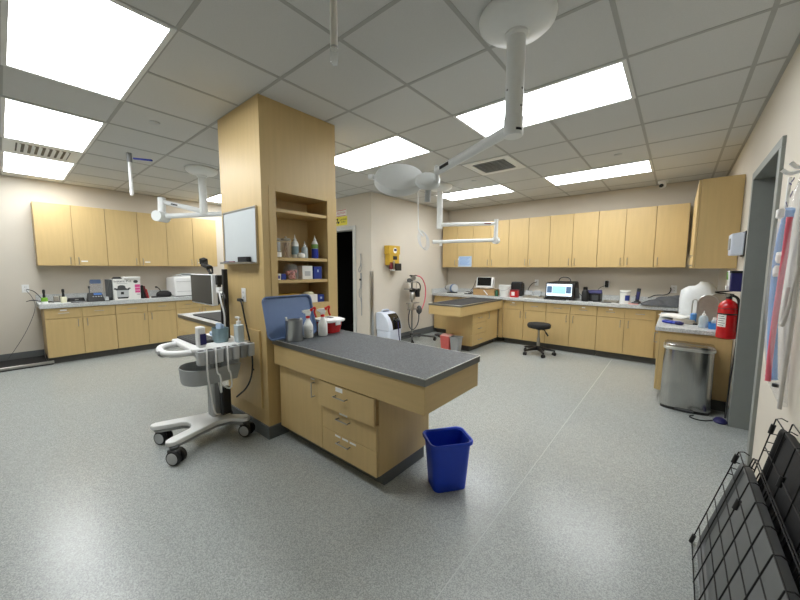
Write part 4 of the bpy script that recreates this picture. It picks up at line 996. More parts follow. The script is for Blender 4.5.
obj('cabinet', M().box(-5.05, -4.62, 5.0, 5.4, .02, .88), 'dark_grey', t, bevel=.01)
obj('top', M().box(-5.1, -4.58, 4.96, 5.44, .88, .93), 'black', t, bevel=.008)
obj('panel', M().box(-4.9, -4.64, 4.995, 5.0, .15, .8), 'grey_plastic', t)
obj('device', M().prism(rrect(.3, .2, .05, 4, -4.9, 5.2), .93, 1.02, rrect(.2, .12, .04, 4, -4.9, 5.2)), 'black', t)
cord('cable', 'grey cable hanging in the unlit room beside the dark stand', [(-5.12, 4.9, .95), (-5.16, 4.85, .8), (-5.12, 4.85, .6), (-5.16, 4.86, .4), (-5.12, 4.88, .2), (-5.1, 4.88, .006)], .006, 'grey_plastic')

# ------------------------------------------------------------------ alcove wall: yellow holder, concentrator, anaesthesia stand
y0, y1 = 4.40, 4.70
t = thing('sharps_cabinet', 'yellow and red wall holder box on the alcove wall', 'wall box', (XC, 4.55, 1.33))
obj('upper_box', M().box(XC + .001, XC + .12, y0, y1, 1.63, 1.785), 'mustard', t, bevel=.006)
obj('label', M().cyl((XC + .119, 4.56, 1.70), (XC + .1225, 4.56, 1.70), .05, n=20), 'paper', t)
obj('label_mark', M().box(XC + .122, XC + .1235, 4.53, 4.60, 1.69, 1.73), 'navy', t)
obj('lower_box', M().box(XC + .001, XC + .115, y0 + .02, y1 - .02, 1.44, 1.628), 'mustard', t, bevel=.006)
obj('window', M().box(XC + .1145, XC + .117, 4.51, 4.62, 1.535, 1.60), 'ink', t)
obj('red_panel', M().box(XC + .1, XC + .117, y0 + .025, 4.5, 1.37, 1.49), 'wine', t, bevel=.004)
obj('latch', M().box(XC + .1, XC + .135, 4.50, 4.545, 1.36, 1.52), 'nickel', t, bevel=.004)
obj('black_reader', M().box(XC + .02, XC + .15, 4.55, 4.71, 1.34, 1.47), 'black', t, bevel=.01)
obj('clear_cup', M().lathe([(.05, 0), (.055, .03), (.05, .03), (0, .005)], (XC + .08, 4.54, 1.335), 18), 'white_plastic', t)

ocx, ocy = XC + .175, 4.33
oc = thing('oxygen_concentrator', 'pale blue-white oxygen concentrator with dark sloped panel by the alcove corner', 'machine', (ocx, ocy, 0))
ya, yb = ocy - .175, ocy + .175; xa, xb = XC + .02, XC + .335
obj('lower_body', M().prism(rrect(xb - xa, yb - ya, .05, 5, (xa + xb) / 2, ocy), .03, .30), 'concentrator', oc, bevel=.006)
prof = [(xa, .305), (xb, .305), (xb, .35), (xb - .02, .44), (xb - .07, .53), (xb - .13, .585), (xb - .18, .61), (xa + .02, .62), (xa, .6)]
obj('hood', M().loft([[(x, ya + .004, z) for x, z in prof], [(x, yb - .004, z) for x, z in prof]]), 'concentrator', oc, bevel=.02, seg=3)
pp = [(xb + .002, .325), (xb + .002, .36), (xb - .016, .445), (xb - .065, .535), (xb - .12, .588), (xb - .13, .575), (xb - .03, .42), (xb - .02, .33)]
obj('control_panel', M().loft([[(x, ya + .1, z) for x, z in pp], [(x, yb - .03, z) for x, z in pp]]), 'black_gloss', oc)
obj('flow_meter', M().cyl((xb - .04, ocy + .05, .47), (xb + .02, ocy + .05, .50), .022, n=16).obox((xb - .045, ocy - .0, .5), (.02, .03, .06), (0, .5, 0)), 'dark_grey', oc)
obj('carry_handle', M().tube([(xa + .07, ya + .08, .615), (xa + .07, ya + .09, .65), (xa + .07, yb - .09, .65), (xa + .07, yb - .08, .615)], .014, 10, smooth=1), 'concentrator', oc)
obj('grip_recess', M().box(xa + .04, xa + .1, ya + .1, yb - .1, .618, .624), 'tray_blue', oc)
for sx in (xa + .05, xb - .05):
    for sy in (ya + .05, yb - .05): obj('caster', M().lathe([(.02, 0), (.022, .015), (.02, .032)], (sx, sy, .0), 14), 'black', oc)
cord('oxygen_tube', 'dark tube hanging from the oxygen concentrator panel', [(xb + .02, ocy + .04, .46), (xb + .05, ocy + .02, .32), (xb + .04, ocy + .04, .2), (xb + .06, ocy + .08, .01)], .008, 'navy')

ax, ay = XC + .175, 4.99
an = thing('anesthesia_stand', 'slim grey anaesthesia stand with dials and pink hose by the alcove wall', 'stand', (ax, ay, 0))
obj('post', M().cyl((ax, ay, .07), (ax, ay, 1.24), .018, n=16), 'anodised', an)
obj('shelf_plate', M().box(ax - .08, ax + .09, ay - .14, ay + .13, .985, 1.0).box(ax - .07, ax + .07, ay - .11, ay + .11, 1.12, 1.13), 'anodised', an, bevel=.003)
obj('vaporizer', M().lathe([(.045, 0), (.05, .01), (.05, .12), (.035, .14), (0, .145)], (ax + .06, ay - .06, .80), 20), 'steel', an)
obj('dial', M().lathe([(.055, 0), (.06, .006), (.06, .05), (.03, .065), (0, .065)], (ax + .06, ay - .06, .945), 22), 'black', an)
obj('gauge', M().cyl((ax + .03, ay - .13, 1.16), (ax + .055, ay - .145, 1.16), .04, n=20).cyl((ax + .055, ay - .146, 1.16), (ax + .058, ay - .148, 1.16), .034, n=20), 'dark_grey', an)
obj('gauge', M().cyl((ax + .02, ay + .01, 1.2), (ax + .05, ay - .01, 1.2), .045, n=20), 'steel', an)
obj('top_valve', M().obox((ax, ay + .04, 1.245), (.06, .16, .02)).cyl((ax, ay + .0, 1.15), (ax, ay, 1.25), .025, n=14), 'dark_grey', an)
obj('flow_tubes', M().cyl((ax + .03, ay + .1, 1.0), (ax + .03, ay + .1, 1.12), .012, n=12).cyl((ax + .03, ay - .1, 1.0), (ax + .03, ay - .1, 1.12), .012, n=12), 'glass', an)
obj('canister', M().lathe([(.055, 0), (.06, .01), (.06, .12), (.05, .14), (0, .14)], (ax + .05, ay - .09, .60), 20), 'tan_steel', an)
obj('canister', M().lathe([(.045, 0), (.05, .01), (.05, .14), (.04, .16), (0, .16)], (ax + .06, ay + .09, .84), 20), 'black', an)
obj('bracket', M().box(ax - .02, ax + .08, ay - .16, ay + .14, .72, .735).box(ax - .02, ax + .08, ay - .12, ay + .12, .60, .612), 'anodised', an, bevel=.003)
obj('breathing_bag', M().lathe([(.012, 0), (.05, .04), (.06, .09), (.035, .15), (.014, .17)], (ax + .07, ay + .14, .50), 16), 'dark_grey', an)
obj('pink_hose', M().tube([(ax, ay + .1, 1.25), (ax + .05, ay + .24, 1.22), (ax + .08, ay + .33, 1.05), (ax + .08, ay + .34, .85), (ax + .08, ay + .27, .66), (ax + .06, ay + .17, .52)], .011, 8, smooth=2), 'hose_red', an)
obj('black_hose', M().tube([(ax + .06, ay - .14, .62), (ax + .05, ay - .17, .45), (ax + .04, ay - .12, .25), (ax + .03, ay + .03, .2), (ax + .05, ay + .15, .32), (ax + .06, ay + .15, .55)], .01, 8, smooth=2), 'dark_grey', an)
obj('black_hose', M().tube([(ax + .02, ay + .12, 1.13), (ax + .05, ay + .2, 1.08), (ax + .05, ay + .2, .95), (ax + .03, ay + .1, .86)], .01, 8, smooth=2), 'black', an)
bs = M()
legs = [(.36, .26), (-.08, .36), (-.1, -.3), (.25, -.3)]
for dx, dy in legs: bs.tube([(ax, ay, .1), (ax + dx * .5, ay + dy * .5, .1), (ax + dx, ay + dy, .075)], .018, 8, smooth=1)
obj('base', bs.cyl((ax, ay, .07), (ax, ay, .14), .04, n=16), 'dark_grey', an)
for dx, dy in legs: obj('caster', M().cyl((ax + dx - .013, ay + dy, .035), (ax + dx + .013, ay + dy, .035), .035, n=18).cyl((ax + dx, ay + dy, .05), (ax + dx, ay + dy, .085), .012, n=10), 'black', an)
t = thing('foot_pedal', 'dark pedal and cable on the floor under the back exam table corner', 'pedal', (-3.72, 5.72, 0))
obj('plate', M().prism(rrect(.16, .12, .03, 4, -3.72, 5.72), 0.0, .03), 'dark_grey', t, bevel=.006)
obj('cable', M().tube([(-3.72, 5.66, .02), (-3.6, 5.55, .008), (-3.45, 5.6, .008), (-3.35, 5.75, .008), (-3.28, 5.7, .008)], .008, 8, smooth=2), 'black', t)
t = thing('sharps_bin', 'translucent red sharps bin on the floor under the back exam table', 'sharps bin', (-2.895, 4.72, 0))
obj('tub', M().prism(rrect(.16, .16, .02, 4, -2.895, 4.72), 0, .27, rrect(.2, .19, .02, 4, -2.895, 4.72)), 'sharps_red', t, bevel=.004)
obj('lid', M().prism(rrect(.2, .19, .03, 4, -2.895, 4.72), .27, .295, rrect(.1, .1, .03, 4, -2.915, 4.70)), 'pale_pink', t)
t = thing('waste_bin', 'small grey waste bin beside the red sharps bin under the back table', 'waste bin', (-2.72, 4.69, 0))
W2 = lambda w, d, z, r=.03: [(-2.69 + x, 4.65 + y, z) for x, y in rrect(w, d, r, 5)]
obj('tub', M().loft([W2(.13, .12, 0), W2(.17, .155, .265), W2(.185, .17, .268), W2(.185, .17, .285), W2(.16, .145, .285), W2(.125, .11, .01)]), 'grey_plastic', t)

# ------------------------------------------------------------------ black stool
sx, sy = -1.665, 5.50
st = thing('stool', 'black round swivel stool on five casters in front of the back cabinets', 'stool', (sx, sy, 0))
obj('seat', M().lathe([(0, .43), (.14, .43), (.165, .437), (.178, .455), (.178, .487), (.165, .505), (.13, .512), (0, .514)], (sx, sy, 0), 40), 'black_soft', st)
obj('gas_lift', M().cyl((sx, sy, .20), (sx, sy, .43), .0145, n=18).cyl((sx, sy, .13), (sx, sy, .27), .025, n=20), 'nickel', st)
obj('seat_plate', M().lathe([(.07, .428), (.05, .41), (.03, .40), (0, .40)], (sx, sy, 0), 20), 'black', st)
obj('height_lever', M().tube([(sx, sy, .412), (sx + .09, sy - .02, .41), (sx + .15, sy - .03, .335)], .008, 8).cyl((sx + .115, sy - .025, .375), (sx + .155, sy - .033, .325), .012, n=10), 'black', st)
bs = M()
angs = [k * 2 * PI / 5 - .95 for k in range(5)]
for a in angs:
    d = Vector((math.cos(a), math.sin(a), 0)); p = Vector((-d.y, d.x, 0))
    R = []
    for r, w, z0, z1 in ((.02, .03, .075, .135), (.12, .024, .075, .115), (.22, .018, .068, .093), (.255, .014, .066, .086)):
        c = Vector((sx, sy, 0)) + d * r
        R.append([c + p * w + Vector((0, 0, z0)), c + p * w * .7 + Vector((0, 0, z1)), c - p * w * .7 + Vector((0, 0, z1)), c - p * w + Vector((0, 0, z0))])
    bs.loft(R)
obj('star_base', bs.cyl((sx, sy, .07), (sx, sy, .14), .04, n=20), 'black', st, bevel=.003)
for a in angs:
    x, y = sx + .24 * math.cos(a), sy + .24 * math.sin(a); d = Vector((-math.sin(a + .6), math.cos(a + .6), 0))
    c = Vector((x, y, .027))
    obj('caster', M().cyl(c - d * .022, c - d * .006, .027, n=16).cyl(c + d * .006, c + d * .022, .027, n=16).cyl((x, y, .03), (x, y, .072), .009, n=10).obox((x, y, .04), (.03, .03, .03)), 'black', st)

# ------------------------------------------------------------------ things on the back worktop
ZB = ZKB + .001
t = thing('warm_air_blower', 'silver and white cylindrical blower lying in the left corner of the back worktop', 'blower', (-3.66, 6.2, ZB))
A = Vector((-3.86, 6.27, ZB + .10)); Bv = Vector((-3.56, 6.13, ZB + .10))
dd = (Bv - A).normalized()
obj('body', M().lathe([(.05, 0), (.06, .01), (.075, .12), (.085, .2), (.085, .26), (.07, .28), (0, .28)], A, 26, dd), 'light_grey', t)
obj('nozzle', M().lathe([(.04, -.05), (.05, -.05), (.055, 0), (.05, .01)], A, 24, dd), 'grey_plastic', t)
obj('end_cap', M().lathe([(.086, .2), (.09, .21), (.09, .25), (.086, .26)], A, 26, dd), 'tray_blue', t)
obj('stand', M().box(-3.78, -3.6, 6.1, 6.24, ZB, ZB + .02).box(-3.72, -3.66, 6.15, 6.2, ZB + .015, ZB + .04), 'black', t, bevel=.004)
cord('power_cord', 'thin dark cord rising to the back wall beside the blower', [(-3.32, YB - .012, ZB + .27), (-3.33, YB - .03, ZB + .2), (-3.36, YB - .05, ZB + .1), (-3.42, YB - .15, ZB + .006)], .005, 'dark_grey')
t = thing('cable_heap', 'tangled white and black cables beside the cardboard box', 'cables', (-3.25, 6.1, ZB))
m1, m2 = M(), M()
for k in range(6):
    pts = [(-3.27 + random.uniform(-.09, .11), 6.08 + random.uniform(-.1, .08), ZB + .01 + random.uniform(0, .07 if i % 2 else .02)) for i in range(7)]
    (m1 if k % 2 else m2).tube(pts, .007, 6, smooth=2)
obj('white_cables', m1, 'white_plastic', t); obj('black_cables', m2, 'black', t)
cb = thing('cardboard_box', 'low open brown cardboard box under the small white monitor', 'box', (-2.86, 6.05, ZB))
c0, c1, c2, c3 = -3.10, -2.645, 5.98, 6.2
obj('walls', M().box(c0, c1, c2, c2 + .006, ZB, ZB + .125).box(c0, c1, c3 - .006, c3, ZB, ZB + .125).box(c0, c0 + .006, c2, c3, ZB, ZB + .125).box(c1 - .006, c1, c2, c3, ZB, ZB + .125).box(c0, c1, c2, c3, ZB, ZB + .005).box(c0, c1, c2, c3, ZB + .119, ZB + .124), 'cardboard', cb)
obj('tape', M().obox((-2.83, c2 - .001, ZB + .06), (.12, .002, .02), (0, .8, 0)), 'white_plastic', cb)
mn = thing('patient_monitor', 'small white monitor with dark screen standing on the cardboard box', 'monitor', (-2.88, 6.1, ZB + .126))
zz = ZB + .1255
obj('housing', M().hexa([(-3.05, 6.0, zz + .02), (-2.70, 6.0, zz + .02), (-2.73, 6.18, zz + .02), (-3.02, 6.18, zz + .02), (-3.05, 6.02, zz + .222), (-2.70, 6.02, zz + .222), (-2.74, 6.17, zz + .225), (-3.01, 6.17, zz + .225)]), 'white_plastic', mn, bevel=.012)
obj('screen', M().hexa([(-3.02, 6.0005, zz + .065), (-2.735, 6.0005, zz + .065), (-2.735, 6.01, zz + .065), (-3.02, 6.01, zz + .065), (-3.02, 6.014, zz + .222), (-2.735, 6.014, zz + .222), (-2.735, 6.03, zz + .222), (-3.02, 6.03, zz + .222)]), 'screen_dark', mn)
obj('stand', M().box(-2.98, -2.77, 6.03, 6.17, zz, zz + .021), 'white_plastic', mn, bevel=.004)
tag(obj('green_bottle', M().lathe([(.028, 0), (.03, .005), (.03, .08), (.018, .1), (.018, .12), (0, .12)], (-2.61, 5.985, ZB), 20), 'green_dark'), 'small dark green bottle between the cardboard box and white bucket', 'bottle')
t = thing('bucket', 'white plastic bucket on the back worktop beside the red sharps box', 'bucket', (-2.45, 6.0, ZB))
obj('body', M().lathe([(.085, 0), (.09, .005), (.108, .2), (.112, .2), (.112, .215), (.1, .215), (.085, .01), (0, .01)], (-2.465, 6.02, ZB), 32), 'bottle_white', t)
obj('handle', M().tube([(-2.57, 6.02, ZB + .2), (-2.56, 5.93, ZB + .14), (-2.465, 5.905, ZB + .11), (-2.37, 5.93, ZB + .14), (-2.36, 6.02, ZB + .2)], .004, 6, smooth=2), 'light_grey', t)
t = thing('coffee_maker', 'black upright device behind the red sharps box', 'device', (-2.33, 6.34, ZB))
obj('body', M().box(-2.45, -2.24, 6.26, 6.42, ZB, ZB + .25), 'black', t, bevel=.02)
obj('top', M().box(-2.43, -2.27, 6.25, 6.41, ZB + .25, ZB + .27), 'dark_grey', t, bevel=.006)
t = thing('sharps_box', 'small red sharps box with white label on the back worktop', 'sharps box', (-2.27, 5.99, ZB))
obj('body', M().box(-2.335, -2.20, 5.945, 6.04, ZB, ZB + .125), 'red', t, bevel=.006)
obj('label', M().box(-2.31, -2.25, 5.9435, 5.946, ZB + .03, ZB + .1), 'paper', t)
obj('lid', M().box(-2.34, -2.195, 5.94, 6.045, ZB + .125, ZB + .14), 'wine', t, bevel=.004)
t = thing('instrument_tray', 'shallow steel tray of instruments between red sharps box and lit screen', 'tray', (-1.95, 6.08, ZB))
obj('pan', bowl(rrect(.40, .22, .03, 4, -1.93, 6.08), ZB, ZB + .035, .004, .94), 'tan_steel', t)
m = M()
for k in range(12):
    x = -2.08 + k * .026; m.tube([(x, 6.0 + random.uniform(-.01, .02), ZB + .02), (x + random.uniform(-.03, .03), 6.1, ZB + .03 + random.uniform(0, .03)), (x + random.uniform(-.02, .02), 6.15, ZB + .02)], .004, 6)
obj('instruments', m, 'steel', t)
t = thing('clear_organizer', 'pale see-through organizer behind the red sharps box', 'organizer', (-2.06, 6.32, ZB))
obj('box', M().box(-2.19, -1.9, 6.25, 6.4, ZB, ZB + .1), 'glass', t, bevel=.005)
obj('cards', M().box(-2.17, -2.05, 6.28, 6.3, ZB + .003, ZB + .115).box(-2.02, -1.92, 6.32, 6.345, ZB + .003, ZB + .12), 'light_grey', t)
cord('power_cord', 'black cord curving up to the outlet left of the lit screen', [(-2.05, YB - .02, 1.13), (-2.12, YB - .05, 1.11), (-2.17, YB - .08, 1.03), (-2.19, YB - .08, .95), (-2.21, YB - .075, ZB + .008)], .006)
# lit analyser
an2 = thing('screen_analyzer', 'black machine with bright blue screen on the back worktop', 'monitor', (-1.5, 6.1, ZB))
ax0, ax1, af = -1.735, -1.275, 5.965
obj('housing', M().hexa([(ax0, af, ZB + .015), (ax1, af, ZB + .015), (ax1 + .02, af + .34, ZB + .015), (ax0 + .05, af + .34, ZB + .015), (ax0, af + .02, ZB + .285), (ax1, af + .02, ZB + .285), (ax1 - .01, af + .32, ZB + .31), (ax0 + .1, af + .32, ZB + .31)]), 'black', an2, bevel=.015)
sf = lambda u, v, o=0: (ax0 + .025 + u * .395, af + .0035 + .0173 * v - o, ZB + .065 + v * .2)
def sq(u0, u1, v0, v1, o0, o1): return [sf(u0, v0, o0 + o1), sf(u1, v0, o0 + o1), sf(u1, v0, o0), sf(u0, v0, o0), sf(u0, v1, o0 + o1), sf(u1, v1, o0 + o1), sf(u1, v1, o0), sf(u0, v1, o0)]
sr = obj('screen', M().hexa(sq(0, 1, 0, 1, -.003, .006)), 'screen_white', an2)
obj('main_pane', M().hexa(sq(.24, .76, .2, .82, .003, .001)), 'screen_lit', sr)
obj('side_pane', M().hexa(sq(.02, .22, .25, .8, .003, .001)).hexa(sq(.78, .97, .25, .8, .003, .001)), 'screen_slate', sr)
obj('carry_handle', M().tube([(ax0 + .17, af + .16, ZB + .29), (ax0 + .19, af + .16, ZB + .36), (ax0 + .27, af + .16, ZB + .385), (ax0 + .35, af + .16, ZB + .36), (ax0 + .37, af + .16, ZB + .29)], .008, 8, smooth=1), 'dark_grey', an2)
obj('side_vents', M().box(ax1 - .004, ax1 + .012, af + .08, af + .28, ZB + .06, ZB + .2), 'dark_grey', an2)
obj('foot', M().box(ax0 + .02, ax0 + .08, af + .02, af + .3, ZB, ZB + .016).box(ax1 - .08, ax1 - .02, af + .02, af + .3, ZB, ZB + .016), 'black', an2)
tag(obj('keyboard', M().prism(rrect(.34, .05, .01, 3, -1.56, 5.932), ZB, ZB + .016), 'black', bevel=.003), 'black narrow keyboard before the bright blue screen', 'keyboard')
cord('power_cord', 'black cord from the outlet right of the lit screen', [(-1.38, YB - .02, 1.12), (-1.41, YB - .04, 1.1), (-1.38, YB - .05, 1.02), (-1.30, YB - .06, .95), (-1.22, YB - .1, ZB + .02)], .005)
t = thing('black_bottle', 'tall black bottle standing right of the lit screen', 'bottle', (-1.115, 5.98, ZB))
obj('body', M().lathe([(.045, 0), (.05, .006), (.05, .15), (.035, .18), (.03, .19), (0, .19)], (-1.12, 5.985, ZB), 24), 'black', t)
obj('cap', M().lathe([(.032, .188), (.032, .225), (.02, .235), (0, .235)], (-1.12, 5.985, ZB), 20), 'black_gloss', t)
t = thing('label_printer', 'black device with blue top behind the tall black bottle', 'device', (-1.03, 6.15, ZB))
obj('body', M().box(-1.16, -.92, 6.06, 6.26, ZB, ZB + .13), 'black', t, bevel=.01)
obj('blue_top', M().hexa([(-1.19, 6.05, ZB + .13), (-.90, 6.05, ZB + .13), (-.92, 6.25, ZB + .13), (-1.17, 6.25, ZB + .13), (-1.17, 6.08, ZB + .17), (-.90, 6.08, ZB + .185), (-.93, 6.23, ZB + .185), (-1.16, 6.23, ZB + .17)]), 'navy', t, bevel=.008)
obj('keypad', M().box(-1.04, -.95, 6.057, 6.061, ZB + .02, ZB + .1), 'dark_grey', t)
t = thing('instrument_tray', 'low steel tray on the back worktop left of the white tub', 'tray', (-.8, 6.1, ZB))
obj('pan', bowl(rrect(.2, .2, .03, 4, -.77, 6.09), ZB, ZB + .03, .004, .94), 'tan_steel', t)
m = M()
for k in range(8): m.tube([(-.845 + k * .02, 6.03, ZB + .02), (-.84 + k * .02, 6.15, ZB + .03)], .004, 6)
obj('instruments', m, 'steel', t)
cord('cable', 'black cables lying left of the low steel tray', [(-1.0, 5.96, ZB + .006), (-.93, 5.99, ZB + .01), (-.86, 5.95, ZB + .006), (-.75, 5.94, ZB + .006)], .006)
tag(obj('black_plug', M().box(-.93, -.88, YB - .045, YB - .007, 1.075, 1.185), 'black', bevel=.008), 'black adapter plugged into the outlet near the white tub', 'plug')
cord('power_cord', 'thin cord dropping from the black adapter to the back worktop', [(-.93, YB - .03, 1.1), (-1.0, YB - .04, 1.07), (-1.06, YB - .05, .98), (-1.06, YB - .08, .92), (-1.12, YB - .13, ZB + .006)], .004)
t = thing('wipes_canister', 'white round tub with blue label on the back worktop', 'tub', (-.585, 5.98, ZB))
obj('body', M().lathe([(.064, 0), (.068, .005), (.068, .165), (.07, .167), (.07, .195), (.064, .2), (0, .2)], (-.585, 5.99, ZB), 32), 'bottle_white', t)
lb_ = M(); pts = [(-.585 + .0688 * math.cos(a), 5.99 + .0688 * math.sin(a)) for a in [-1.5 + .14 * i for i in range(8)]]; pin = [(-.585 + .067 * math.cos(a), 5.99 + .067 * math.sin(a)) for a in [-1.5 + .14 * i for i in range(8)]]
obj('label', lb_.prism(pts + pin[::-1], ZB + .05, ZB + .13), 'blue_box', t)
obj('lid_lip', M().lathe([(.0705, .166), (.072, .168), (.072, .176), (.0705, .178)], (-.585, 5.99, ZB), 32), 'light_grey', t)
t = thing('cordless_phone', 'black cordless handset standing in a charger beside the white tub', 'phone', (-.45, 6.21, ZB))
obj('charger', M().prism(rrect(.1, .09, .02, 4, -.45, 6.21), ZB, ZB + .03, rrect(.08, .07, .02, 4, -.45, 6.21)), 'black', t)
obj('handset', M().obox((-.445, 6.22, ZB + .127), (.05, .026, .2), (-.2, .08, 0)), 'black', t, bevel=.008)
obj('keypad', M().obox((-.446, 6.2045, ZB + .117), (.038, .004, .12), (-.2, .08, 0)), 'navy', t)
tag(obj('pink_pad', M().prism(rrect(.12, .06, .01, 3, -.475, 5.95), ZB, ZB + .012), 'pale_pink', bevel=.003), 'small pink pad on the edge of the back worktop', 'pad')
t = thing('remote', 'flat black handheld device behind the pink pad', 'device', (-.46, 6.07, ZB))
obj('body', M().prism(rrect(.1, .07, .015, 3, -.46, 6.07), ZB, ZB + .022), 'black', t, bevel=.005)
obj('buttons', M().box(-.49, -.43, 6.055, 6.085, ZB + .022, ZB + .025), 'grey_plastic', t)
# crumpled dark blanket
m = M(); nx, ny = 34, 18; vs = []
rng = random.Random(3)
ph = [(rng.uniform(5, 16), rng.uniform(5, 16), rng.uniform(0, 6)) for _ in range(8)]
for i in range(nx + 1):
    r = []
    for j in range(ny + 1):
        u, v = i / nx, j / ny
        x = -.39 + .66 * u; y = 5.878 + .49 * v - .02 * math.sin(u * 5)
        edge = min(1, 4 * min(u, 1 - u, v, 1 - v)) ** .5
        h = .028 + .038 * sum(math.sin(a * u * 2 + b * v + c) for a, b, c in ph) / 3 + (.13 * u + .02) * edge
        r.append(m.bm.verts.new((x + .012 * math.sin(9 * v), y, ZB + .004 + max(.0, h) * edge)))
    vs.append(r)
for i in range(nx):
    for j in range(ny): m.bm.faces.new((vs[i][j], vs[i + 1][j], vs[i + 1][j + 1], vs[i][j + 1]))
o = tag(obj('blanket', m, 'grey_cloth', ang=80), 'crumpled dark grey blanket at the right end of the back worktop', 'blanket')
s_ = o.modifiers.new('thickness', 'SOLIDIFY'); s_.thickness = .004; s_.offset = 1
cord('power_cord', 'black cord rising from the blanket to the outlet behind the white bag', [(-.07, YB - .02, 1.1), (-.06, YB - .05, 1.06), (-.1, YB - .08, .99), (-.25, YB - .08, .985), (-.3, YB - .12, .95), (-.32, YB - .25, .95)], .008)
cord('cable', 'short black cable end sticking up behind the blanket', [(-.46, YB - .12, ZB + .006), (-.47, YB - .1, ZB + .06), (-.49, YB - .08, ZB + .1)], .009)

# ------------------------------------------------------------------ right worktop
ZR = ZKR + .001
m = M(); vs = []
rows = [(0, 1.0), (.10, 1.02), (.22, .98), (.33, .93), (.40, .80), (.435, .55), (.445, .2)]
n = 26; rr = random.Random(5); bump = [rr.uniform(.94, 1.05) for _ in range(n)]
def sup(a, w, d): c, s = math.cos(a), math.sin(a); return (w / 2 * math.copysign(abs(c) ** .5, c), d / 2 * math.copysign(abs(s) ** .5, s))
R_ = []
for k, (z, f_) in enumerate(rows):
    ring = []
    for i in range(n):
        x, y = sup(2 * PI * i / n, .36, .34)
        b_ = bump[(i + k * 3) % n] if k < 5 else 1
        ring.append((.215 + x * f_ * b_ * .98, 5.66 + y * f_ * b_, ZR + z * (1 - .12 * (x < -.05) * (k > 3))))
    R_.append(ring)
tag(obj('covered_machine', m.loft(R_), 'bag_white', ang=70), 'bulky machine under white plastic cover in the right back corner', 'covered machine')
def plate(label, x, y, w, h, lean):
    o = M(); prof = []
    for i in range(13):
        a = PI * i / 12; prof.append((w / 2 * math.cos(a), h - w / 2 + w / 2 * math.sin(a)))
    prof = [(w / 2, 0)] + prof + [(-w / 2, 0)]
    Rm = Matrix.Translation((x, y, ZR)) @ Matrix.Rotation(lean, 4, 'X')
    t = thing('bookend', label, 'stand', (x, y, ZR), 'rounded metal stands on the right worktop')
    obj('plate', M().loft([[Rm @ Vector((px, 0, pz)) for px, pz in prof], [Rm @ Vector((px, .006, pz)) for px, pz in prof]]), 'tan_steel', t, bevel=.001)
    rim = [Rm @ Vector((px, .003, pz)) for px, pz in prof]
    obj('rim', M().tube(rim, .006, 6), 'steel', t)
    obj('foot', M().box(x - w / 2, x + w / 2, y - .0, y + .1, ZR, ZR + .005), 'tan_steel', t)
plate('front rounded metal stand behind the clear bottle', .275, 4.86, .16, .32, -.06)
plate('rear rounded metal stand beside the fire extinguisher', .36, 5.05, .15, .33, -.04)
t = thing('wire_rack', 'bent wire rack left of the rounded metal stands', 'rack', (.18, 5.05, ZR))
m = M()
for dx in (0, .05): m.tube([(.15 + dx, 5.02, ZR + .006), (.15 + dx, 5.02, ZR + .24), (.165 + dx, 5.02, ZR + .26), (.19 + dx, 5.02, ZR + .255), (.195 + dx, 5.02, ZR + .2), (.195 + dx, 5.02, ZR + .006)], .006, 8, smooth=1)
obj('wires', m, 'steel', t)
obj('foot', M().box(.13, .26, 4.98, 5.06, ZR, ZR + .006), 'steel', t)
tag(obj('blue_jar', M().lathe([(.03, 0), (.032, .005), (.032, .1), (.02, .11), (0, .11)], (.17, 4.95, ZR), 20), 'clear_blue'), 'small translucent blue jar beside the wire rack', 'jar')
t = thing('squeeze_bottle', 'clear squeeze bottle with pointed tip on the right worktop', 'bottle', (.235, 4.62, ZR))
obj('body', M().lathe([(.034, 0), (.037, .005), (.037, .095), (.028, .118), (.014, .128), (0, .128)], (.235, 4.62, ZR), 24), 'bottle_clear', t)
obj('cap', M().lathe([(.015, .127), (.015, .14), (.006, .148), (.002, .175), (0, .175)], (.235, 4.62, ZR), 16), 'bottle_white', t)
t = thing('bottle_caddy', 'blue caddy holding small clear bottles left of the fire extinguisher', 'caddy', (.345, 4.6, ZR))
obj('tub', bowl(rrect(.16, .13, .02, 4, .35, 4.6), ZR, ZR + .062, .004, .95), 'sky_plastic', t, bevel=.001)
for x, y in ((.315, 4.585), (.365, 4.6)):
    b = thing('small_bottle', 'left small clear bottle in the blue caddy' if x < .34 else 'right small clear bottle in the blue caddy', 'bottle', (x, y, ZR + .006), 'small bottles in the blue caddy')
    obj('body', M().lathe([(.021, 0), (.023, .004), (.023, .075), (.014, .085), (0, .085)], (x, y, ZR + .006), 18), 'bottle_clear', b)
    obj('cap', M().lathe([(.0135, .084), (.0135, .108), (0, .11)], (x, y, ZR + .006), 14), 'white_plastic', b)
t = thing('white_bottle', 'white bottle tilted behind the blue caddy', 'bottle', (.38, 4.75, ZR))
dv2 = Vector((.18, .05, 1)).normalized(); c_ = Vector((.362, 4.76, ZR + .008))
obj('body', M().lathe([(.03, 0), (.033, .005), (.033, .16), (.018, .18), (0, .18)], c_, 22, dv2), 'bottle_white', t)
obj('cap', M().lathe([(.019, .178), (.019, .21), (0, .212)], c_, 16, dv2), 'white_plastic', t)
t = thing('white_towel', 'white folded towel hanging over the left end of the right worktop', 'towel', (0.0, 5.2, ZR))
m = M(); vs = []
for i in range(15):
    r = []
    for j in range(11):
        u, v = i / 14, j / 10
        r.append(m.bm.verts.new((-.135 + .33 * u + .02 * math.sin(v * 7), 5.05 + .42 * v, ZR + .03 + .01 * math.sin(u * 9 + v * 5) + .01 * math.sin(v * 11 + 1) * u)))
    vs.append(r)
for i in range(14):
    for j in range(10): m.bm.faces.new((vs[i][j], vs[i + 1][j], vs[i + 1][j + 1], vs[i][j + 1]))
o = obj('cloth', m, 'paper', t, ang=80); s_ = o.modifiers.new('thickness', 'SOLIDIFY'); s_.thickness = .012; s_.offset = -.2
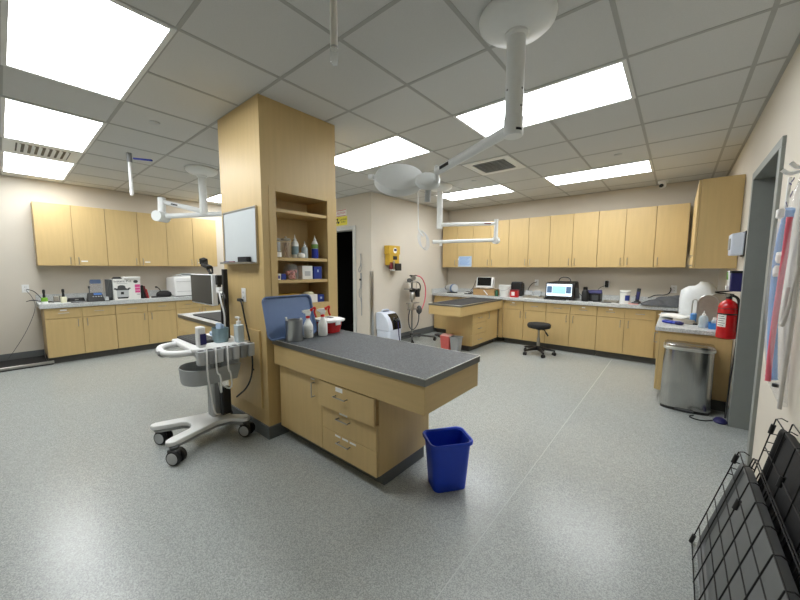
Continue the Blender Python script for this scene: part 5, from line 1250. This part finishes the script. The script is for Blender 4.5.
t['label'] = 'white folded towel lying flat on the right worktop'
t = thing('gloves', 'crumpled blue gloves on the front edge of the right worktop', 'gloves', (-.03, 4.72, ZR))
g_ = M()
for k in range(7):
    a = k * .9; g_.lathe([(0, 0), (.028, .008), (.034, .02), (.02, .034), (0, .038)], (-.07 + .02 * k + .008 * math.sin(a), 4.73 - .008 * k + .012 * math.cos(a * 2), ZR), 12, sx=1.1, sy=.8)
obj('glove', g_, 'royal', t)
obj('cuff', M().lathe([(.02, 0), (.03, .01), (.03, .03), (0, .035)], (.045, 4.665, ZR), 14, sx=1.3, sy=.7), 'navy', t)
t = thing('grey_pouch', 'flat grey pouch on the right worktop behind the gloves', 'pouch', (.09, 4.83, ZR))
obj('body', M().prism(rrect(.22, .14, .03, 4, .085, 4.85), ZR, ZR + .04, rrect(.18, .1, .03, 4, .085, 4.85)), 'tan_steel', t, bevel=.006)
obj('band', M().box(.16, .2, 4.772, 4.80, ZR, ZR + .015), 'black', t)

# ------------------------------------------------------------------ right wall: cabinet-side fixtures, extinguisher, steel bin
t = thing('towel_dispenser', 'white wall dispenser box between door frame and right wall cabinet', 'dispenser', (XR, 4.3, 1.5))
obj('body', M().hexa([(XR - .095, 4.2, 1.51), (XR - .012, 4.2, 1.51), (XR - .012, 4.42, 1.51), (XR - .095, 4.42, 1.51), (XR - .10, 4.2, 1.70), (XR - .012, 4.2, 1.715), (XR - .012, 4.42, 1.715), (XR - .10, 4.42, 1.70)]), 'concentrator', t, bevel=.008)
obj('mount_plate', M().box(XR - .013, XR - .001, 4.19, 4.43, 1.50, 1.72), 'black', t)
obj('front_lens', M().box(XR - .1035, XR - .095, 4.24, 4.38, 1.56, 1.66), 'grey_plastic', t)
t = thing('soap_dispenser', 'white hand sanitizer dispenser with green label on the right wall', 'dispenser', (XR, 4.27, 1.2))
obj('body', M().hexa([(XR - .085, 4.22, 1.23), (XR - .002, 4.22, 1.23), (XR - .002, 4.34, 1.23), (XR - .085, 4.34, 1.23), (XR - .095, 4.22, 1.37), (XR - .002, 4.22, 1.37), (XR - .002, 4.34, 1.37), (XR - .095, 4.34, 1.37)]), 'white_plastic', t, bevel=.01)
obj('label', M().box(XR - .0975, XR - .09, 4.245, 4.315, 1.29, 1.36), 'label_green', t)
obj('nozzle', M().box(XR - .10, XR - .05, 4.25, 4.31, 1.195, 1.232), 'white_plastic', t, bevel=.004)
t = thing('glove_holder', 'dark navy wall pouch against the grey door frame', 'holder', (XR, 4.15, 1.18))
obj('pouch', M().box(XR - .085, XR - .001, 4.10, 4.18, 1.19, 1.365), 'navy', t, bevel=.006)
obj('flap', M().box(XR - .09, XR - .0, 4.095, 4.185, 1.35, 1.37), 'black', t, bevel=.003)
ex, ey = XR - .076, 4.205
t = thing('fire_extinguisher', 'red fire extinguisher hanging on the right wall beside the door frame', 'fire extinguisher', (ex, ey, .79))
obj('cylinder', M().lathe([(.058, -.03), (.067, -.024), (.069, -.01), (.069, .255), (.063, .285), (.042, .31), (.022, .322), (.02, .335), (0, .335)], (ex, ey, .785), 36), 'ext_red', t)
obj('valve', M().lathe([(.02, .33), (.022, .345), (.02, .365), (0, .368)], (ex, ey, .785), 18).box(ex - .018, ex + .018, ey - .016, ey + .016, 1.14, 1.165), 'dark_grey', t, bevel=.003)
obj('lever', M().obox((ex - .035, ey - .02, 1.165), (.13, .018, .01), (0, .1, .3)).obox((ex - .03, ey - .02, 1.185), (.14, .018, .01), (0, -.12, .3)), 'black', t)
obj('gauge', M().cyl((ex - .01, ey - .016, 1.15), (ex - .015, ey - .032, 1.15), .015, n=16), 'nickel', t)
obj('hose', M().tube([(ex + .02, ey - .015, 1.15), (ex + .055, ey - .03, 1.13), (ex + .07, ey - .035, 1.05), (ex + .068, ey - .025, .93), (ex + .066, ey - .02, .89)], .011, 10, smooth=2), 'black', t)
obj('strap', M().lathe([(.0695, .19), (.071, .191), (.071, .202), (.0695, .203)], (ex, ey, .785), 36).lathe([(.0695, .245), (.0705, .246), (.0705, .249), (.0695, .25)], (ex, ey, .785), 36), 'black', t)
def arc(r0, r1, a0, a1, z0, z1, cx, cy, n=10):
    o = [(cx + r1 * math.cos(a0 + (a1 - a0) * i / n), cy + r1 * math.sin(a0 + (a1 - a0) * i / n)) for i in range(n + 1)]
    i_ = [(cx + r0 * math.cos(a0 + (a1 - a0) * i / n), cy + r0 * math.sin(a0 + (a1 - a0) * i / n)) for i in range(n + 1)]
    return M().prism(o + i_[::-1], z0, z1)
lbl = obj('label', arc(.068, .0702, -2.75, -1.75, .865, .985, ex, ey), 'paper', t)
m = M()
for k in range(5):
    q = arc(.07, .0707, -2.65, -1.95 + .1 * (k % 2), .878 + .02 * k, .883 + .02 * k, ex, ey); bmesh.ops.duplicate
    me_ = bpy.data.meshes.new('tmp'); q.bm.to_mesh(me_); q.bm.free(); m.bm.from_mesh(me_); bpy.data.meshes.remove(me_)
obj('print', m, 'ink', lbl)
obj('bracket', M().box(ex + .06, XR - .001, ey - .035, ey + .035, .82, 1.1), 'black', t)
cord('power_cord', 'black cord running down the right wall beside the door frame to the floor', [(XR - .01, 4.11, 1.17), (XR - .01, 4.11, .9), (XR - .012, 4.15, .6), (XR - .016, 4.23, .35), (XR - .02, 4.22, .14), (XR - .03, 4.165, .02)], .006)
t = thing('foot_switch', 'purple-blue cable lump on the floor beside the steel bin', 'cable', (.38, 4.085, 0))
obj('lump', M().lathe([(.045, 0), (.05, .012), (.036, .035), (.018, .045), (0, .046)], (.38, 4.085, 0), 18, sx=1.0, sy=1.1), 'navy', t)
obj('loop', M().tube([(.33, 4.08, .006), (.26, 4.01, .006), (.2, 4.01, .006), (.16, 4.06, .006), (.2, 4.11, .006)], .005, 8, smooth=2), 'black', t)
# steel waste bin (flat-backed, rounded front)
wx, wy = .13, 4.275
def bow(w, d, k=.62, n=14):
    pts = [(w / 2, d / 2), (-w / 2, d / 2)]
    for i in range(n + 1):
        a = PI + PI * i / n; c, s = math.cos(a), math.sin(a)
        pts.append((w / 2 * math.copysign(abs(c) ** .55, c), d / 2 - d * k + -(d * (1 - k)) * abs(s) ** .75))
    return pts
B_ = lambda w, d, z: [(wx + x, wy + y, z) for x, y in bow(w, d)]
t = thing('steel_bin', 'large brushed steel waste bin with rounded front by the right base cabinet', 'waste bin', (wx, wy, 0))
obj('plinth', M().loft([B_(.375, .225, 0), B_(.38, .23, .03)]), 'black', t)
obj('body', M().loft([B_(.385, .235, .028), B_(.39, .24, .05), B_(.375, .232, .60)]), 'bin_steel', t)
obj('lid_band', M().loft([B_(.385, .24, .60), B_(.39, .243, .606), B_(.39, .243, .622), B_(.375, .232, .632)]), 'bright_trim', t)
obj('lid', M().loft([B_(.38, .236, .628), B_(.374, .23, .648), B_(.33, .19, .66)]), 'bin_steel', t)
obj('pedal', M().box(wx - .07, wx + .07, wy - .135, wy - .1, .012, .026), 'dark_grey', t, bevel=.003)

# ------------------------------------------------------------------ hoses hanging on the right wall
t = thing('wall_hook', 'white wall hook holding the bagged breathing hoses', 'hook', (XR, 2.5, 1.86))
obj('plate', M().box(XR - .006, XR - .0005, 2.36, 2.60, 1.84, 1.90), 'white_plastic', t, bevel=.002)
obj('prong', M().tube([(XR - .004, 2.57, 1.87), (XR - .05, 2.57, 1.86), (XR - .075, 2.57, 1.885)], .009, 10, smooth=1).tube([(XR - .004, 2.4, 1.87), (XR - .05, 2.4, 1.85), (XR - .075, 2.4, 1.88)], .009, 10, smooth=1), 'white_plastic', t)
tag(obj('hanging_rod', M().tube([(XR - .03, 2.66, 1.86), (XR - .03, 2.68, 1.7), (XR - .03, 2.71, 1.50)], .008, 10).box(XR - .042, XR - .018, 2.70, 2.73, 1.48, 1.51), 'white_plastic'), 'thin white rod hanging beside the bagged hoses near the door frame', 'rod')
hb_ = thing('hose_hanger', 'clear bag of blue and pink breathing hoses hanging on the right wall', 'hoses', (XR - .06, 2.4, 1.85))
def corr(pts, r, n=10, step=.012):
    """corrugated hose"""
    pts = [Vector(p) for p in pts]
    for _ in range(3):
        q = [pts[0]]
        for a, b in zip(pts, pts[1:]): q += [a * .75 + b * .25, a * .25 + b * .75]
        q.append(pts[-1]); pts = q
    m = M(); rings = []; prev = None; acc = []
    L = [0]
    for a, b in zip(pts, pts[1:]): L.append(L[-1] + (b - a).length)
    N = int(L[-1] / step); k = 0
    for i in range(N + 1):
        s = min(L[-1] * i / N, L[-1] - 1e-6)
        while L[k + 1] < s: k += 1
        acc.append(pts[k].lerp(pts[k + 1], (s - L[k]) / max(1e-9, L[k + 1] - L[k])))
    for i, p in enumerate(acc):
        tt = (acc[min(i + 1, N)] - acc[max(i - 1, 0)]).normalized()
        a = tt.orthogonal().normalized() if prev is None else (prev - tt * prev.dot(tt)).normalized(); prev = a; b = tt.cross(a)
        rr2 = r * (1.0 if i % 2 else .9)
        rings.append([p + (a * math.cos(2 * PI * j / n) + b * math.sin(2 * PI * j / n)) * rr2 for j in range(n)])
    return m.loft(rings)
X_ = XR - .045
obj('blue_hose', corr([(X_, 2.50, 1.68), (X_ - .005, 2.60, 1.5), (X_, 2.64, 1.3), (X_, 2.60, 1.1), (X_, 2.52, .92), (X_, 2.47, .83)], .021), 'clear_blue', hb_)
obj('pink_hose', corr([(X_ - .03, 2.30, 1.62), (X_ - .03, 2.31, 1.45), (X_ - .03, 2.36, 1.2), (X_ - .03, 2.38, 1.0), (X_ - .03, 2.37, .84)], .0115), 'hose_red', hb_)
obj('grey_hose', M().tube([(X_, 2.30, 1.7), (X_, 2.22, 1.4), (X_, 2.23, 1.1), (X_, 2.26, .9), (X_, 2.27, .74)], .008, 8, smooth=2).tube([(X_, 2.36, 1.3), (X_ - .02, 2.30, 1.12), (X_ - .02, 2.24, 1.14), (X_, 2.22, 1.4)], .007, 8, smooth=2), 'hose_grey', hb_)
for c_, e_ in (((X_ - .03, 2.40, 1.44), .4), ((X_ - .03, 2.43, 1.375), -.4), ((X_ - .03, 2.50, 1.66), 0)): obj('white_connector', M().obox(c_, (.026, .045, .045), (e_, 0, 0)), 'white_plastic', hb_, bevel=.006)
obj('end_cap', M().cyl((X_ - .01, 2.335, .84), (X_ - .01, 2.335, .825), .012, n=12), 'black', hb_)
bg = []
for z, w, th, yc in ((1.84, .05, .03, 2.42), (1.80, .07, .035, 2.41), (1.74, .12, .05, 2.42), (1.6, .32, .085, 2.43), (1.3, .36, .09, 2.44), (1.0, .30, .08, 2.44), (.82, .18, .06, 2.41), (.74, .1, .03, 2.36)):
    bg.append([(XR - .006 - th / 2 + th / 2 * math.cos(2 * PI * i / 20), yc + w / 2 * math.sin(2 * PI * i / 20) * (1 + .05 * math.sin(5 * i)), z) for i in range(20)])
obj('clear_bag', M().loft(bg, False, False), 'clear_bag', hb_)
mk = M()
for y, z, a in ((2.44, 1.79, .3), (2.40, 1.735, -.4), (2.47, 1.70, .6), (2.40, 1.80, -.2)): mk.obox((XR - .062, y, z), (.002, .045, .008), (a, 0, 0))
obj('blue_marks', mk, 'navy', hb_)

# ------------------------------------------------------------------ folded wire crates leaning on the right wall
def crate(label, bx_, tx, hgt, y0, y1, traymat, dy, nl, layers, gap):
    """bx_: floor line x, tx: x of the leaning top edge"""
    t = thing('dog_crate', label, 'wire crate', (bx_, (y0 + y1) / 2, 0), 'folded wire crates')
    Lh = math.hypot(tx - bx_, hgt); ux, uz = (tx - bx_) / Lh, hgt / Lh; nx_, nz_ = uz, -ux       # n points to the wall, down
    P_ = lambda s, y, o: (bx_ + ux * s + nx_ * o, y, uz * s + nz_ * o + .004)
    def grid(o, r, hook):
        m = M()
        k = 0; y = y1
        while y > y0 - 1e-6:
            p = [P_(.006 + o * ux / uz, y, o), P_(Lh, y, o)]
            if hook: p.append(P_(Lh + .010, y, o + .015)); p.append(P_(Lh + .004, y, o + .035))
            m.tube(p, r, 6); y -= dy
        for i in range(nl + 1): q_ = .006 + o * ux / uz; m.tube([P_(q_ + (Lh - q_) * i / nl, y0, o + r), P_(q_ + (Lh - q_) * i / nl, y1, o + r)], r, 6)
        return m
    obj('front_panel', grid(0, .0025, True), 'wire', t)
    # plastic pan with a rounded rim behind the front wires
    s0, s1, ya_, yb_ = .035, Lh - .012, y0 + .03, y1 - .045
    def ring(s_in, o): return [P_(a, y, o) for a, y in [(x + (s0 + s1) / 2, yy + (ya_ + yb_) / 2) for x, yy in rrect(s1 - s0 - s_in, yb_ - ya_ - s_in, .04, 5)]]
    obj('pan', M().loft([ring(.02, .045), ring(0, .018), ring(0, .010), ring(.018, .008), ring(.034, .014), ring(.05, .03)]), traymat, t, ang=50)
    for k in range(layers):
        obj('folded_panel', grid(.05 + gap * k, .0025, False), 'wire', t)
    for s, y in ((Lh * .93, y1), (Lh * .04, y1), (Lh * .80, y1 - dy * 2)):
        a = Vector(P_(s - .022, y, 0)); b_ = Vector(P_(s + .022, y, 0)); obj('clip', M().cyl(a, b_, .009, n=10), 'black', t)
    a = [P_(Lh * .5, y1 + .004, .02), P_(Lh * .52, y1 + .02, .02), P_(Lh * .54, y1 + .004, .02)]
    lm = M()
    for i in range(3): lm.tube([P_(Lh * (.9 - .06 * i), y1, .0), P_(Lh * (.9 - .06 * i), y1 + .012, .03), P_(Lh * (.86 - .06 * i), y1, .055)], .0026, 6)
    obj('hinge_loops', lm, 'wire', t)
    return t
crate('folded black wire crate with grey pan leaning nearest the camera', .137, .272, .53, 1.15, 2.15, 'tray_grey', .146, 6, 2, .009)
crate('taller folded black wire crate with black pan standing against the wall', .252, .380, .712, 1.12, 2.18, 'black_soft', .16, 5, 1, .004)

# ------------------------------------------------------------------ light and view
w = bpy.data.worlds.new('world'); SC.world = w; w.use_nodes = True
w.node_tree.nodes['Background'].inputs[0].default_value = (.8, .9, 1, 1); w.node_tree.nodes['Background'].inputs[1].default_value = .05
vs_ = SC.view_settings
vs_.view_transform = 'Standard'; vs_.look = 'None'; vs_.gamma = 1; vs_.use_curve_mapping = False; vs_.exposure = 0.0
SC.cycles.max_bounces = 8; SC.cycles.diffuse_bounces = 5; SC.cycles.transparent_max_bounces = 12; SC.cycles.use_denoising = True
SC.cycles.sample_clamp_indirect = 6
